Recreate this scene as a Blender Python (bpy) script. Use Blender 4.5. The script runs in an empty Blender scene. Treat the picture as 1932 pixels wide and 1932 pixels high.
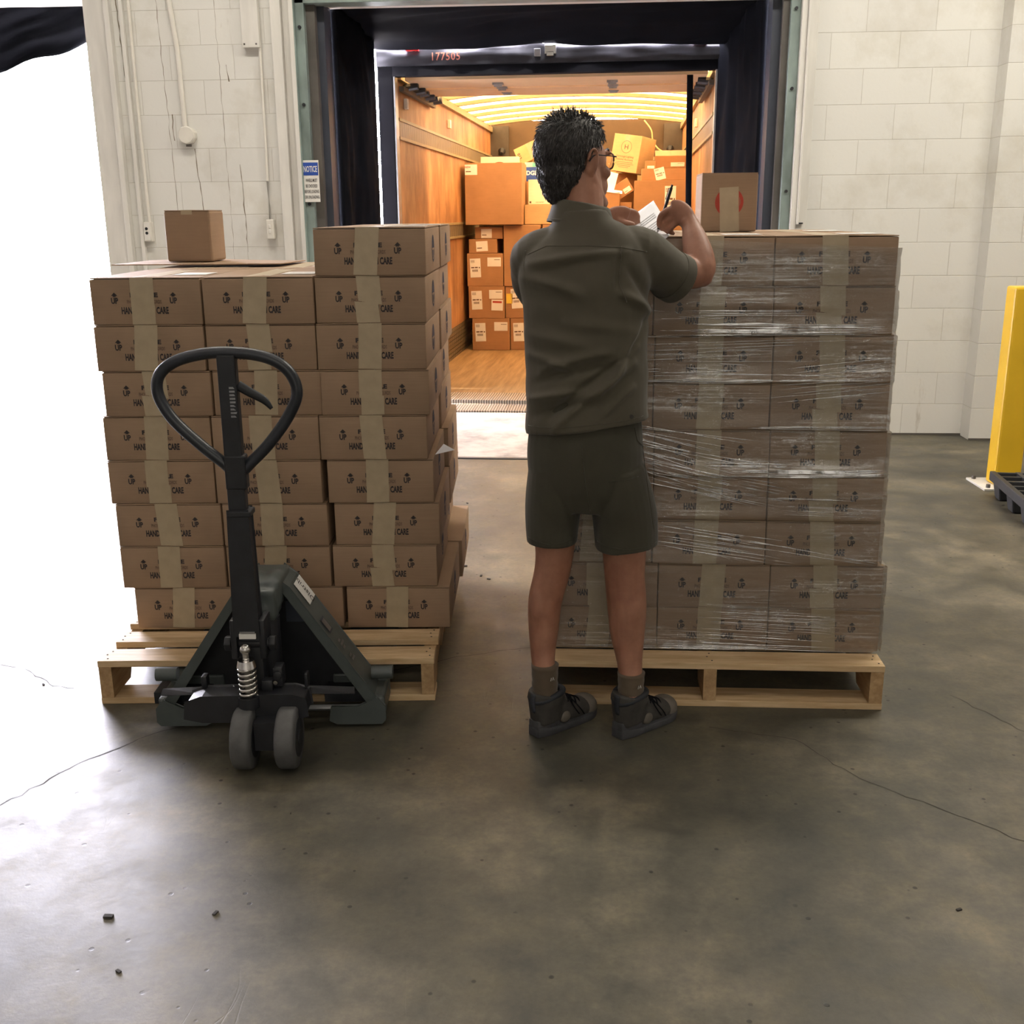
import bpy, bmesh, math, random
from mathutils import Vector, Matrix, Euler, noise
sc = bpy.context.scene
COL = sc.collection
R = math.radians
rnd = random.Random(7)

# ------------------------------------------------------------------ camera
cam_d = bpy.data.cameras.new('camera'); cam = bpy.data.objects.new('camera', cam_d); COL.objects.link(cam)
yaw, pit, roll = R(4.0), R(15.5), R(0.5)
F = Vector((-math.sin(yaw)*math.cos(pit), math.cos(yaw)*math.cos(pit), -math.sin(pit)))
R0 = Vector((math.cos(yaw), math.sin(yaw), 0)); U0 = R0.cross(F)
RR = R0*math.cos(roll) - U0*math.sin(roll); UU = U0*math.cos(roll) + R0*math.sin(roll)
M3 = Matrix((RR, UU, -F)).transposed()
cam.matrix_world = Matrix.Translation((0, 0, 1.43)) @ M3.to_4x4()
cam_d.sensor_width = 36; cam_d.lens = 2030/1932*36; cam_d.clip_start = 0.05; cam_d.clip_end = 200
sc.camera = cam

# ------------------------------------------------------------------ world, sun, lamps, exposure
sc.view_settings.view_transform = 'Standard'; sc.view_settings.look = 'None'
sc.view_settings.exposure = 0.0; sc.view_settings.gamma = 1.0; sc.view_settings.use_curve_mapping = False
w = bpy.data.worlds.new('sky'); sc.world = w; w.use_nodes = True
w.node_tree.nodes['Background'].inputs[0].default_value = (0.90, 0.875, 1.0, 1)
w.node_tree.nodes['Background'].inputs[1].default_value = 75.0
def area(name, loc, size, energy, color=(1, 1, 1), rot=(0, 0, 0), portal=False):
    l = bpy.data.lights.new(name, 'AREA'); l.shape = 'RECTANGLE'; l.size, l.size_y = size
    l.energy = energy; l.color = color
    o = bpy.data.objects.new(name, l); COL.objects.link(o); o.location = loc; o.rotation_euler = rot
    if portal: l.cycles.is_portal = True
    return o
sl = bpy.data.lights.new('sun', 'SUN'); sl.energy = 20; sl.angle = R(1.0); sl.color = (1, 0.95, 0.86)
so = bpy.data.objects.new('sun', sl); COL.objects.link(so); so.rotation_euler = (R(14), R(6), 0)
WARM = (1.0, 0.93, 0.80)
area('dock_and_added_lamp', (2.4, 4.9, 4.4), (2.4, 0.3), 150, WARM)
area('dock_and_added_lamp', (-1.7, 5.0, 4.5), (2.6, 0.3), 88, WARM)
area('dock_and_added_lamp', (1.2, 1.2, 4.6), (2.4, 0.3), 26, WARM)
area('dock_and_added_lamp', (-2.6, 0.4, 4.6), (2.4, 0.3), 14, WARM)
area('dock_and_added_lamp', (0.8, -2.8, 4.6), (2.4, 0.3), 16, WARM)
area('dock_and_added_lamp', (0.6, -7.0, 4.4), (5.0, 0.14), 150, WARM)  # added lamp row behind the camera, there for glints on the film
area('dock_and_added_lamp', (1.5, -10.5, 4.4), (5.0, 0.14), 135, WARM)  # farther added row, also put in to make the film sparkle
area('door_portal', (-4.36, 7.42, 1.3), (2.46, 2.6), 1, rot=(R(-90), 0, 0), portal=True)

# ------------------------------------------------------------------ node helpers
def nmat(name):
    m = bpy.data.materials.new(name); m.use_nodes = True
    nt = m.node_tree; b = nt.nodes['Principled BSDF']
    return m, nt, b
def node(nt, t, **kw):
    n = nt.nodes.new(t)
    for k, v in kw.items():
        if k.startswith('i_'): n.inputs[int(k[2:]) if k[2:].isdigit() else k[2:]].default_value = v
        else: setattr(n, k, v)
    return n
def coords(nt, scale=(1, 1, 1), rot=(0, 0, 0), kind='Object', perobj=False):
    tc = node(nt, 'ShaderNodeTexCoord'); mp = node(nt, 'ShaderNodeMapping')
    mp.inputs['Scale'].default_value = scale; mp.inputs['Rotation'].default_value = rot
    nt.links.new(tc.outputs[kind], mp.inputs['Vector'])
    if perobj:
        oi = node(nt, 'ShaderNodeObjectInfo'); ml = node(nt, 'ShaderNodeMath', operation='MULTIPLY'); ml.inputs[1].default_value = 37.0
        nt.links.new(oi.outputs['Random'], ml.inputs[0]); nt.links.new(ml.outputs[0], mp.inputs['Location'])
    return mp.outputs['Vector']
def ntex(nt, vec, scale, detail=4, rough=0.55):
    n = node(nt, 'ShaderNodeTexNoise'); n.inputs['Scale'].default_value = scale
    n.inputs['Detail'].default_value = detail; n.inputs['Roughness'].default_value = rough
    nt.links.new(vec, n.inputs['Vector']); return n.outputs['Fac']
def ramp(nt, fac, stops):
    r = node(nt, 'ShaderNodeValToRGB'); e = r.color_ramp.elements
    while len(e) < len(stops): e.new(0.5)
    for k, (p, c) in enumerate(stops):
        e[k].position = p; e[k].color = (*c, 1) if len(c) == 3 else c
    nt.links.new(fac, r.inputs['Fac']); return r.outputs['Color']
def mixc(nt, fac, a, b, mode='MIX'):
    m = node(nt, 'ShaderNodeMix', data_type='RGBA', blend_type=mode)
    for k, v in ((0, fac), (6, a), (7, b)):
        if hasattr(v, 'is_output') or isinstance(v, bpy.types.NodeSocket): nt.links.new(v, m.inputs[k])
        elif isinstance(v, (int, float)): m.inputs[k].default_value = v
        else: m.inputs[k].default_value = (*v, 1)
    return m.outputs[2]
def bump(nt, b, h, strength=0.3, dist=0.01):
    n = node(nt, 'ShaderNodeBump'); n.inputs['Strength'].default_value = strength; n.inputs['Distance'].default_value = dist
    nt.links.new(h, n.inputs['Height']); nt.links.new(n.outputs[0], b.inputs['Normal']); return n
def mat(name, c, rough=0.6, metal=0.0, var=0.12, scale=8, bmp=0.0, bscale=60, spec=0.5, stretch=(1, 1, 1), perobj=False):
    m, nt, b = nmat(name)
    v = coords(nt, stretch, perobj=perobj); f = ntex(nt, v, scale)
    lo = tuple(max(0, x*(1-var)) for x in c); hi = tuple(min(1, x*(1+var)) for x in c)
    nt.links.new(ramp(nt, f, [(0.3, lo), (0.7, hi)]), b.inputs['Base Color'])
    b.inputs['Roughness'].default_value = rough; b.inputs['Metallic'].default_value = metal
    b.inputs['Specular IOR Level'].default_value = spec
    if bmp: bump(nt, b, ntex(nt, v, bscale, 3), bmp, 0.004)
    return m

# ------------------------------------------------------------------ materials
MT = {}
def card(name, c, var=0.10):
    m, nt, b = nmat(name)
    v = coords(nt, (1, 1, 1), perobj=True)
    f = ntex(nt, v, 7, 5); fib = ntex(nt, coords(nt, (6, 6, 140), perobj=True), 1.5, 2)
    col = ramp(nt, f, [(0.25, tuple(x*(1-var) for x in c)), (0.75, tuple(x*(1+var) for x in c))])
    col = mixc(nt, 0.10, col, ramp(nt, fib, [(0.3, (0.3, 0.3, 0.3)), (0.7, (1, 1, 1))]), 'MULTIPLY')
    nt.links.new(col, b.inputs['Base Color']); b.inputs['Roughness'].default_value = 0.72
    b.inputs['Specular IOR Level'].default_value = 0.25
    bump(nt, b, fib, 0.05, 0.002)
    return m
MT['card'] = card('cardboard', (0.335, 0.226, 0.145))
MT['card2'] = card('cardboard_orange', (0.38, 0.205, 0.10))
MT['card3'] = card('cardboard_pale', (0.52, 0.36, 0.19))
MT['cardw'] = card('cardboard_white', (0.80, 0.74, 0.60))
MT['tape'] = mat('packing_tape', (0.43, 0.345, 0.225), 0.42, var=0.06, scale=30, bmp=0.06, perobj=True)
MT['ink'] = mat('black_ink', (0.035, 0.028, 0.03), 0.8, var=0.3, scale=90)
MT['inkfaint'] = mat('faded_ink', (0.16, 0.10, 0.07), 0.8, var=0.3, scale=90)
MT['inkblue'] = mat('blue_black_ink', (0.035, 0.035, 0.06), 0.8, var=0.3, scale=90)
MT['inkred'] = mat('red_ink', (0.42, 0.05, 0.03), 0.7, var=0.15, scale=60)
MT['paper'] = mat('label_paper', (0.76, 0.74, 0.70), 0.6, var=0.04)
MT['paperw'] = mat('sheet_paper', (0.86, 0.86, 0.90), 0.55, var=0.02)
MT['yellowpaper'] = mat('yellow_paper', (0.75, 0.55, 0.06), 0.6, var=0.05)
MT['blue'] = mat('blue_print', (0.02, 0.07, 0.35), 0.5, var=0.08)
MT['teal'] = mat('teal_print', (0.15, 0.5, 0.45), 0.5, var=0.08)
MT['black'] = mat('black_paint', (0.012, 0.013, 0.017), 0.48, var=0.3, scale=20, bmp=0.05)
MT['handle'] = mat('handle_rubber', (0.018, 0.021, 0.028), 0.36, var=0.2, scale=20, bmp=0.04)
MT['jackgrey'] = mat('grey_green_enamel', (0.075, 0.088, 0.085), 0.42, var=0.12, scale=14, bmp=0.05)
MT['chrome'] = mat('bright_steel', (0.62, 0.60, 0.58), 0.22, 1.0, var=0.05)
MT['steel'] = mat('dull_steel', (0.35, 0.35, 0.36), 0.4, 0.9, var=0.2, scale=12)
MT['tyre'] = mat('grey_polyurethane', (0.085, 0.085, 0.085), 0.55, var=0.2, scale=30)
MT['vinyl'] = mat('black_vinyl', (0.0045, 0.005, 0.007), 0.8, var=0.3, scale=4, bmp=0.2, bscale=9, spec=0.04)
MT['white'] = mat('white_painted_steel', (0.70, 0.68, 0.64), 0.45, var=0.08, scale=5, bmp=0.05, stretch=(3, 3, 0.6))
MT['offwhite'] = mat('painted_box', (0.72, 0.69, 0.63), 0.5, var=0.05)
MT['green'] = mat('green_tinted_steel', (0.24, 0.30, 0.28), 0.42, 0.3, var=0.35, scale=3, stretch=(2, 2, 0.8))
MT['dull'] = mat('brown_grey_steel', (0.10, 0.09, 0.08), 0.6, 0.1, var=0.3, scale=3)
MT['bluegrey'] = mat('blue_grey_paint', (0.035, 0.042, 0.06), 0.5, var=0.2, scale=3)
MT['yellow'] = mat('yellow_paint', (0.78, 0.48, 0.02), 0.35, var=0.05, scale=6, bmp=0.03)
MT['plastic'] = mat('black_plastic', (0.03, 0.032, 0.036), 0.45, var=0.2, scale=10, bmp=0.05)
MT['strap'] = mat('black_webbing', (0.006, 0.006, 0.008), 0.9, var=0.2, spec=0.1)
MT['red'] = mat('red_lens', (0.45, 0.02, 0.02), 0.25)
MT['hdr'] = mat('dark_trailer_steel', (0.035, 0.035, 0.042), 0.36, 0.6, var=0.5, scale=4, bmp=0.35, bscale=5)
MT['postblack'] = mat('flat_black_post', (0.004, 0.004, 0.005), 0.9, spec=0.03)
MT['redlet'] = mat('pale_red_lettering', (0.62, 0.20, 0.13), 0.5)
MT['skin'] = None
MT['rope'] = mat('pale_cord', (0.6, 0.42, 0.2), 0.8)
MT['grit'] = mat('dark_grit', (0.05, 0.045, 0.04), 0.9)
MT['doorpanel'] = mat('overhead_door_panel', (0.50, 0.36, 0.22), 0.5, var=0.05)
MT['bow'] = mat('roof_bow_metal', (0.30, 0.24, 0.13), 0.5, 0.3, var=0.1)
MT['endp'] = mat('brown_end_panel', (0.085, 0.052, 0.026), 0.6, var=0.25, scale=3)
MT['corner'] = mat('dark_post_steel', (0.07, 0.06, 0.05), 0.6, 0.2, var=0.2)
MT['deckplate'] = None

def wood(name, c1, c2, sc_=(1, 12, 12), grain=5.0, rough=0.65, knots=True, perobj=True, streak=None):
    m, nt, b = nmat(name)
    v = coords(nt, sc_, perobj=perobj)
    g = ntex(nt, v, grain, 6, 0.65)
    col = ramp(nt, g, [(0.28, c1), (0.55, tuple((a+d)/2 for a, d in zip(c1, c2))), (0.78, c2)])
    v2 = coords(nt, tuple(s*0.35 for s in sc_), perobj=perobj); g2 = ntex(nt, v2, grain*0.7, 3)
    col = mixc(nt, 0.45, col, ramp(nt, g2, [(0.35, (0.5, 0.42, 0.34)), (0.6, (1, 1, 1))]), 'MULTIPLY')
    nt.links.new(col, b.inputs['Base Color']); b.inputs['Roughness'].default_value = rough
    b.inputs['Specular IOR Level'].default_value = 0.3
    bump(nt, b, g, 0.15, 0.002)
    return m
MT['pine'] = wood('pine_board', (0.55, 0.37, 0.19), (0.82, 0.64, 0.40), (1.5, 14, 14))
MT['pine2'] = wood('aged_pine_board', (0.26, 0.17, 0.09), (0.50, 0.34, 0.19), (1.5, 14, 14))
MT['pine_y'] = wood('pine_stringer', (0.36, 0.22, 0.10), (0.60, 0.42, 0.23), (14, 1.5, 14))
def plywood():
    m, nt, b = nmat('worn_plywood')
    v = coords(nt, (5, 1.6, 0.55)); f = ntex(nt, v, 2.6, 7, 0.65)
    col = ramp(nt, f, [(0.3, (0.20, 0.085, 0.030)), (0.5, (0.40, 0.19, 0.075)), (0.72, (0.62, 0.36, 0.17))])
    f2 = ntex(nt, coords(nt, (1, 1, 1)), 1.3, 5, 0.6)
    col = mixc(nt, 0.75, col, ramp(nt, f2, [(0.35, (0.45, 0.38, 0.32)), (0.6, (1, 1, 1))]), 'MULTIPLY')
    nt.links.new(col, b.inputs['Base Color']); b.inputs['Roughness'].default_value = 0.55
    return m
MT['ply'] = plywood()
MT['truckfloor'] = wood('truck_floor_planks', (0.20, 0.12, 0.055), (0.44, 0.29, 0.15), (9, 0.5, 6), 3.5, 0.5, perobj=False)

def concrete():
    m, nt, b = nmat('worn_concrete')
    v = coords(nt)
    big = ntex(nt, v, 1.6, 7, 0.68); mid = ntex(nt, v, 7.0, 8, 0.72); fine = ntex(nt, v, 60, 4, 0.7)
    c1 = ramp(nt, big, [(0.34, (0.056, 0.056, 0.045)), (0.5, (0.105, 0.096, 0.068)), (0.66, (0.195, 0.172, 0.122))])
    c2 = ramp(nt, mid, [(0.34, (0.40, 0.41, 0.43)), (0.5, (0.82, 0.80, 0.78)), (0.66, (1.25, 1.18, 1.05))])
    c3 = ramp(nt, fine, [(0.3, (0.66, 0.66, 0.66)), (0.6, (1, 1, 1))])
    col = mixc(nt, 0.75, c1, c2, 'MULTIPLY'); col = mixc(nt, 0.6, col, c3, 'MULTIPLY')
    # scuffs and small dark pits
    vo = node(nt, 'ShaderNodeTexVoronoi'); vo.inputs['Scale'].default_value = 16; nt.links.new(v, vo.inputs['Vector'])
    pit = ramp(nt, vo.outputs['Distance'], [(0.0, (0.12, 0.11, 0.10)), (0.07, (0.3, 0.28, 0.26)), (0.10, (1, 1, 1))])
    msk = ramp(nt, ntex(nt, v, 9, 2), [(0.44, (0, 0, 0)), (0.50, (1, 1, 1))])
    col = mixc(nt, msk, col, mixc(nt, 1.0, col, pit, 'MULTIPLY'))
    nt.links.new(col, b.inputs['Base Color'])
    rr = ramp(nt, mid, [(0.3, (0.42, 0.42, 0.42)), (0.7, (0.62, 0.62, 0.62))]); nt.links.new(rr, b.inputs['Roughness'])
    b.inputs['Specular IOR Level'].default_value = 0.5
    sc1 = ntex(nt, coords(nt, (7, 1.1, 1), (0, 0, R(-28))), 1.0, 2); sc2 = ntex(nt, coords(nt, (6, 1.3, 1), (0, 0, R(-62))), 1.0, 2)
    ln_ = [(0.496, (1, 1, 1)), (0.499, (0, 0, 0)), (0.501, (0, 0, 0)), (0.504, (1, 1, 1))]
    scr = mixc(nt, 1.0, ramp(nt, sc1, ln_), ramp(nt, sc2, ln_), 'MULTIPLY'); gate = ramp(nt, ntex(nt, v, 2.3, 2), [(0.54, (1, 1, 1)), (0.66, (0.45, 0.45, 0.45))])
    scr = mixc(nt, gate, scr, (1, 1, 1))
    hh = mixc(nt, 0.45, mid, fine); hh = mixc(nt, 0.35, hh, scr); hh = mixc(nt, 0.35, hh, mixc(nt, msk, (1, 1, 1), pit))
    bump(nt, b, hh, 0.22, 0.008)
    return m
MT['floor'] = concrete()
def blocks():
    m, nt, b = nmat('white_painted_block')
    tc = node(nt, 'ShaderNodeTexCoord'); sp = node(nt, 'ShaderNodeSeparateXYZ'); cb = node(nt, 'ShaderNodeCombineXYZ')
    nt.links.new(tc.outputs['Object'], sp.inputs[0]); ad = node(nt, 'ShaderNodeMath', operation='ADD')
    nt.links.new(sp.outputs[0], ad.inputs[0]); nt.links.new(sp.outputs[1], ad.inputs[1])
    nt.links.new(ad.outputs[0], cb.inputs[0]); nt.links.new(sp.outputs[2], cb.inputs[1])
    br = node(nt, 'ShaderNodeTexBrick'); br.offset = 0.5
    br.inputs['Scale'].default_value = 1; br.inputs['Brick Width'].default_value = 0.41; br.inputs['Row Height'].default_value = 0.2055
    br.inputs['Mortar Size'].default_value = 0.0028; br.inputs['Mortar Smooth'].default_value = 0.6
    br.inputs['Color1'].default_value = (0.74, 0.73, 0.69, 1); br.inputs['Color2'].default_value = (0.70, 0.69, 0.66, 1)
    br.inputs['Mortar'].default_value = (0.60, 0.575, 0.53, 1); br.inputs['Bias'].default_value = 0
    nt.links.new(cb.outputs[0], br.inputs['Vector'])
    v = coords(nt); n1 = ntex(nt, v, 2.2, 6, 0.65); n2 = ntex(nt, coords(nt, (4, 4, 0.7)), 2.0, 6, 0.7); n3 = ntex(nt, v, 45, 4)
    col = mixc(nt, 0.5, br.outputs['Color'], ramp(nt, n1, [(0.28, (0.72, 0.68, 0.60)), (0.48, (1, 1, 1))]), 'MULTIPLY')
    col = mixc(nt, 0.55, col, ramp(nt, n2, [(0.22, (0.45, 0.38, 0.30)), (0.34, (1, 1, 1))]), 'MULTIPLY')
    nt.links.new(col, b.inputs['Base Color']); b.inputs['Roughness'].default_value = 0.6
    inv = node(nt, 'ShaderNodeMath', operation='SUBTRACT'); inv.inputs[0].default_value = 1; nt.links.new(br.outputs['Fac'], inv.inputs[1])
    m2 = node(nt, 'ShaderNodeMath', operation='MULTIPLY_ADD'); nt.links.new(n3, m2.inputs[0]); m2.inputs[1].default_value = 0.25; nt.links.new(inv.outputs[0], m2.inputs[2])
    bump(nt, b, m2.outputs[0], 0.45, 0.006)
    return m
MT['block'] = blocks()
def plate():
    m, nt, b = nmat('worn_white_steel_plate')
    v = coords(nt); n = ntex(nt, v, 3.0, 6, 0.65)
    nt.links.new(ramp(nt, n, [(0.3, (0.22, 0.21, 0.21)), (0.5, (0.50, 0.47, 0.44)), (0.7, (0.66, 0.62, 0.58))]), b.inputs['Base Color'])
    b.inputs['Roughness'].default_value = 0.5; return m
MT['deckplate'] = plate()
def ribbed():
    m, nt, b = nmat('ribbed_aluminium')
    v = coords(nt, (1, 0.6, 0)); wv = node(nt, 'ShaderNodeTexWave'); wv.inputs['Scale'].default_value = 16
    nt.links.new(v, wv.inputs['Vector'])
    nt.links.new(ramp(nt, wv.outputs['Fac'], [(0.2, (0.12, 0.10, 0.08)), (0.7, (0.42, 0.37, 0.30))]), b.inputs['Base Color'])
    b.inputs['Roughness'].default_value = 0.45; b.inputs['Metallic'].default_value = 0.5
    bump(nt, b, wv.outputs['Fac'], 0.5, 0.01); return m
MT['ribbed'] = ribbed()
def slotted():
    m, nt, b = nmat('slotted_rail')
    v = coords(nt, (0, 1, 0)); wv = node(nt, 'ShaderNodeTexWave', bands_direction='Y'); wv.inputs['Scale'].default_value = 7
    nt.links.new(v, wv.inputs['Vector'])
    nt.links.new(ramp(nt, wv.outputs['Fac'], [(0.3, (0.07, 0.055, 0.035)), (0.45, (0.25, 0.20, 0.13))]), b.inputs['Base Color'])
    b.inputs['Roughness'].default_value = 0.45; b.inputs['Metallic'].default_value = 0.4
    bump(nt, b, wv.outputs['Fac'], 0.5, 0.01); return m
MT['slotted'] = slotted()
def translucent_roof():
    m = bpy.data.materials.new('translucent_roof_skin'); m.use_nodes = True; nt = m.node_tree
    nt.nodes.clear(); out = node(nt, 'ShaderNodeOutputMaterial')
    t = node(nt, 'ShaderNodeBsdfTranslucent'); d = node(nt, 'ShaderNodeBsdfDiffuse'); mx = node(nt, 'ShaderNodeMixShader')
    f = ntex(nt, coords(nt, (1, 1, 1)), 1.2, 3)
    nt.links.new(ramp(nt, f, [(0.3, (0.155, 0.097, 0.038)), (0.7, (0.175, 0.112, 0.047))]), t.inputs['Color'])
    d.inputs['Color'].default_value = (0.8, 0.6, 0.3, 1); mx.inputs[0].default_value = 0.15
    nt.links.new(t.outputs[0], mx.inputs[1]); nt.links.new(d.outputs[0], mx.inputs[2]); nt.links.new(mx.outputs[0], out.inputs[0])
    return m
MT['roof'] = translucent_roof()
def skin():
    m, nt, b = nmat('tanned_skin')
    v = coords(nt); f = ntex(nt, v, 18, 5, 0.6); f2 = ntex(nt, v, 3.5, 3)
    c = ramp(nt, f, [(0.3, (0.27, 0.125, 0.076)), (0.7, (0.39, 0.195, 0.122))])
    c = mixc(nt, 0.5, c, ramp(nt, f2, [(0.3, (0.85, 0.62, 0.55)), (0.65, (1, 1, 1))]), 'MULTIPLY')
    nt.links.new(c, b.inputs['Base Color']); b.inputs['Roughness'].default_value = 0.5
    b.inputs['Subsurface Weight'].default_value = 0.08; b.inputs['Subsurface Radius'].default_value = (0.01, 0.004, 0.002)
    bump(nt, b, ntex(nt, v, 220, 3), 0.12, 0.001); return m
MT['skin'] = skin()
def cloth(name, c, var=0.12):
    m, nt, b = nmat(name)
    v = coords(nt); f = ntex(nt, v, 5, 4)
    nt.links.new(ramp(nt, f, [(0.3, tuple(x*(1-var) for x in c)), (0.7, tuple(x*(1+var) for x in c))]), b.inputs['Base Color'])
    b.inputs['Roughness'].default_value = 0.8; b.inputs['Specular IOR Level'].default_value = 0.25
    b.inputs['Sheen Weight'].default_value = 0.15
    bump(nt, b, mixc(nt, 0.5, ntex(nt, v, 900, 2), ntex(nt, v, 26, 4)), 0.18, 0.002); return m
MT['shirt'] = cloth('olive_brown_work_shirt', (0.080, 0.070, 0.049))
MT['shorts'] = cloth('olive_brown_work_shorts', (0.049, 0.045, 0.031))
MT['sock'] = cloth('brown_ribbed_sock', (0.10, 0.073, 0.048))
MT['hair'] = mat('greying_dark_hair', (0.030, 0.026, 0.025), 0.42, var=0.7, scale=40, bmp=0.4, bscale=200, stretch=(4, 4, 1))
MT['hairgrey'] = mat('grey_hair', (0.085, 0.08, 0.078), 0.42, var=0.3, scale=40)
MT['shoe'] = mat('dark_grey_suede', (0.040, 0.036, 0.032), 0.75, var=0.25, scale=30, bmp=0.15)
MT['shoeblue'] = mat('navy_shoe_lining', (0.016, 0.019, 0.026), 0.7, var=0.2, scale=30)
MT['toe'] = mat('taupe_toe_cap', (0.13, 0.112, 0.09), 0.6, var=0.12, scale=20)
MT['sole'] = mat('grey_rubber_sole', (0.05, 0.05, 0.055), 0.6, var=0.2, scale=40)
MT['lens'] = mat('clear_lens', (0.8, 0.75, 0.65), 0.1)

# ------------------------------------------------------------------ mesh helpers
class MB:
    def __init__(s): s.v = []; s.f = []
    def add(s, vs, fs):
        n = len(s.v); s.v += [tuple(v) for v in vs]; s.f += [tuple(i+n for i in f) for f in fs]; return s
    def box(s, c, d, rot=None, taper=None):
        hx, hy, hz = d[0]/2, d[1]/2, d[2]/2
        vs = [Vector((x*hx, y*hy, z*hz)) for z in (-1, 1) for y in (-1, 1) for x in (-1, 1)]
        if taper: vs = [Vector((v.x*(taper if v.z > 0 else 1), v.y*(taper if v.z > 0 else 1), v.z)) for v in vs]
        if rot is not None:
            m = rot if isinstance(rot, Matrix) else Euler(rot).to_matrix(); vs = [m @ v for v in vs]
        c = Vector(c); return s.add([c+v for v in vs], [(0, 2, 3, 1), (4, 5, 7, 6), (0, 1, 5, 4), (2, 6, 7, 3), (0, 4, 6, 2), (1, 3, 7, 5)])
    def bb(s, x0, x1, y0, y1, z0, z1): return s.box(((x0+x1)/2, (y0+y1)/2, (z0+z1)/2), (x1-x0, y1-y0, z1-z0))
    def prism(s, pts, axis, a, b):
        """extrude 2D polygon along axis from a to b; pts are the two other coords in order"""
        def P(u, v, w):
            return {'x': (w, u, v), 'y': (u, w, v), 'z': (u, v, w)}[axis]
        n = len(pts); vs = [P(u, v, a) for u, v in pts] + [P(u, v, b) for u, v in pts]
        fs = [tuple(range(n)), tuple(range(2*n-1, n-1, -1))] + [(i, (i+1) % n, n+(i+1) % n, n+i) for i in range(n)]
        return s.add(vs, fs)
    def tube(s, pts, rad, seg=14, hint=(0, 0, 1), sub=0, cap=True, power=2.0, closed=False):
        pts = [Vector(p) for p in pts]; rad = rad if isinstance(rad, list) else [rad]*len(pts)
        rad = [(r, r) if isinstance(r, (int, float)) else tuple(r) for r in rad]
        if sub:
            P2 = []; R2 = []; n = len(pts)
            rng = range(n if closed else n-1)
            for i in rng:
                g = lambda k: (k % n) if closed else min(max(k, 0), n-1)
                p0, p1, p2, p3 = pts[g(i-1)], pts[g(i)], pts[g(i+1)], pts[g(i+2)]
                r0, r1, r2, r3 = rad[g(i-1)], rad[g(i)], rad[g(i+1)], rad[g(i+2)]
                for k in range(sub):
                    t = k/sub; cr = lambda a, b_, c_, d_: 0.5*((2*b_)+(-a+c_)*t+(2*a-5*b_+4*c_-d_)*t*t+(-a+3*b_-3*c_+d_)*t**3)
                    P2.append(cr(p0, p1, p2, p3)); R2.append(tuple(cr(r0[j], r1[j], r2[j], r3[j]) for j in (0, 1)))
            if not closed: P2.append(pts[-1]); R2.append(rad[-1])
            pts, rad = P2, R2
        n = len(pts); vs = []; h = Vector(hint)
        for i, (p, r) in enumerate(zip(pts, rad)):
            a = pts[(i-1) % n] if closed else pts[max(i-1, 0)]; b = pts[(i+1) % n] if closed else pts[min(i+1, n-1)]
            t = (b-a).normalized(); u = h.cross(t)
            if u.length < 1e-4: u = Vector((1, 0, 0)).cross(t)
            u.normalize(); v = t.cross(u)
            for k in range(seg):
                an = 2*math.pi*k/seg; c_, s_ = math.cos(an), math.sin(an); e = 2/power
                vs.append(p + u*(math.copysign(abs(c_)**e, c_)*r[0]) + v*(math.copysign(abs(s_)**e, s_)*r[1]))
        fs = []
        m = n if closed else n-1
        for i in range(m):
            for k in range(seg):
                j = (i+1) % n
                fs.append((i*seg+k, i*seg+(k+1) % seg, j*seg+(k+1) % seg, j*seg+k))
        if cap and not closed: fs += [tuple(range(seg-1, -1, -1)), tuple((n-1)*seg+k for k in range(seg))]
        return s.add(vs, fs)
    def cyl(s, a, b, r, seg=20, r2=None): return s.tube([a, b], [(r, r), (r2 if r2 is not None else r,)*2], seg, hint=(0.31, 0.17, 0.9))
    def ell(s, c, r, seg=18, rings=12, rot=None):
        vs = []; c = Vector(c)
        m = rot if isinstance(rot, Matrix) else (Euler(rot).to_matrix() if rot else None)
        for i in range(1, rings):
            th = math.pi*i/rings
            for k in range(seg):
                ph = 2*math.pi*k/seg
                v = Vector((r[0]*math.sin(th)*math.cos(ph), r[1]*math.sin(th)*math.sin(ph), r[2]*math.cos(th)))
                vs.append(c + (m @ v if m else v))
        top, bot = Vector((0, 0, r[2])), Vector((0, 0, -r[2]))
        vs += [c + (m @ top if m else top), c + (m @ bot if m else bot)]
        T, B = len(vs)-2, len(vs)-1; fs = []
        for i in range(rings-2):
            for k in range(seg): fs.append((i*seg+k, (i+1)*seg+k, (i+1)*seg+(k+1) % seg, i*seg+(k+1) % seg))
        for k in range(seg):
            fs.append((T, k, (k+1) % seg)); fs.append((B, (rings-2)*seg+(k+1) % seg, (rings-2)*seg+k))
        return s.add(vs, fs)
    def grid(s, fn, nu, nv, loop=False):
        vs = [fn(i/(nu-1), j/(nv-1)) for j in range(nv) for i in range(nu)]
        return s.add(vs, [(j*nu+i, j*nu+i+1, (j+1)*nu+i+1, (j+1)*nu+i) for j in range(nv-1) for i in range(nu-1)])
    def merge(s, o, M=None):
        vs = [(M @ Vector(v)) if M is not None else v for v in o.v]; return s.add(vs, o.f)
    def mesh(s, name, smooth=False, bevel=0, off=None):
        me = bpy.data.meshes.new(name)
        vs = s.v if off is None else [tuple(Vector(v)-Vector(off)) for v in s.v]
        me.from_pydata(vs, [], s.f); me.update()
        if bevel or True:
            bm = bmesh.new(); bm.from_mesh(me)
            if bevel: bmesh.ops.bevel(bm, geom=[e for e in bm.edges if len(e.link_faces) == 2 and e.calc_face_angle(0) > 0.6], offset=bevel, segments=2, affect='EDGES', profile=0.5)
            bmesh.ops.recalc_face_normals(bm, faces=bm.faces); bm.to_mesh(me); bm.free()
        if smooth: me.shade_smooth()
        return me
    def build(s, name, m, parent=None, smooth=False, bevel=0, off=None, auto=False):
        me = s.mesh(name, smooth or auto, bevel, off)
        return ob(name, me, m, parent, auto)
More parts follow.
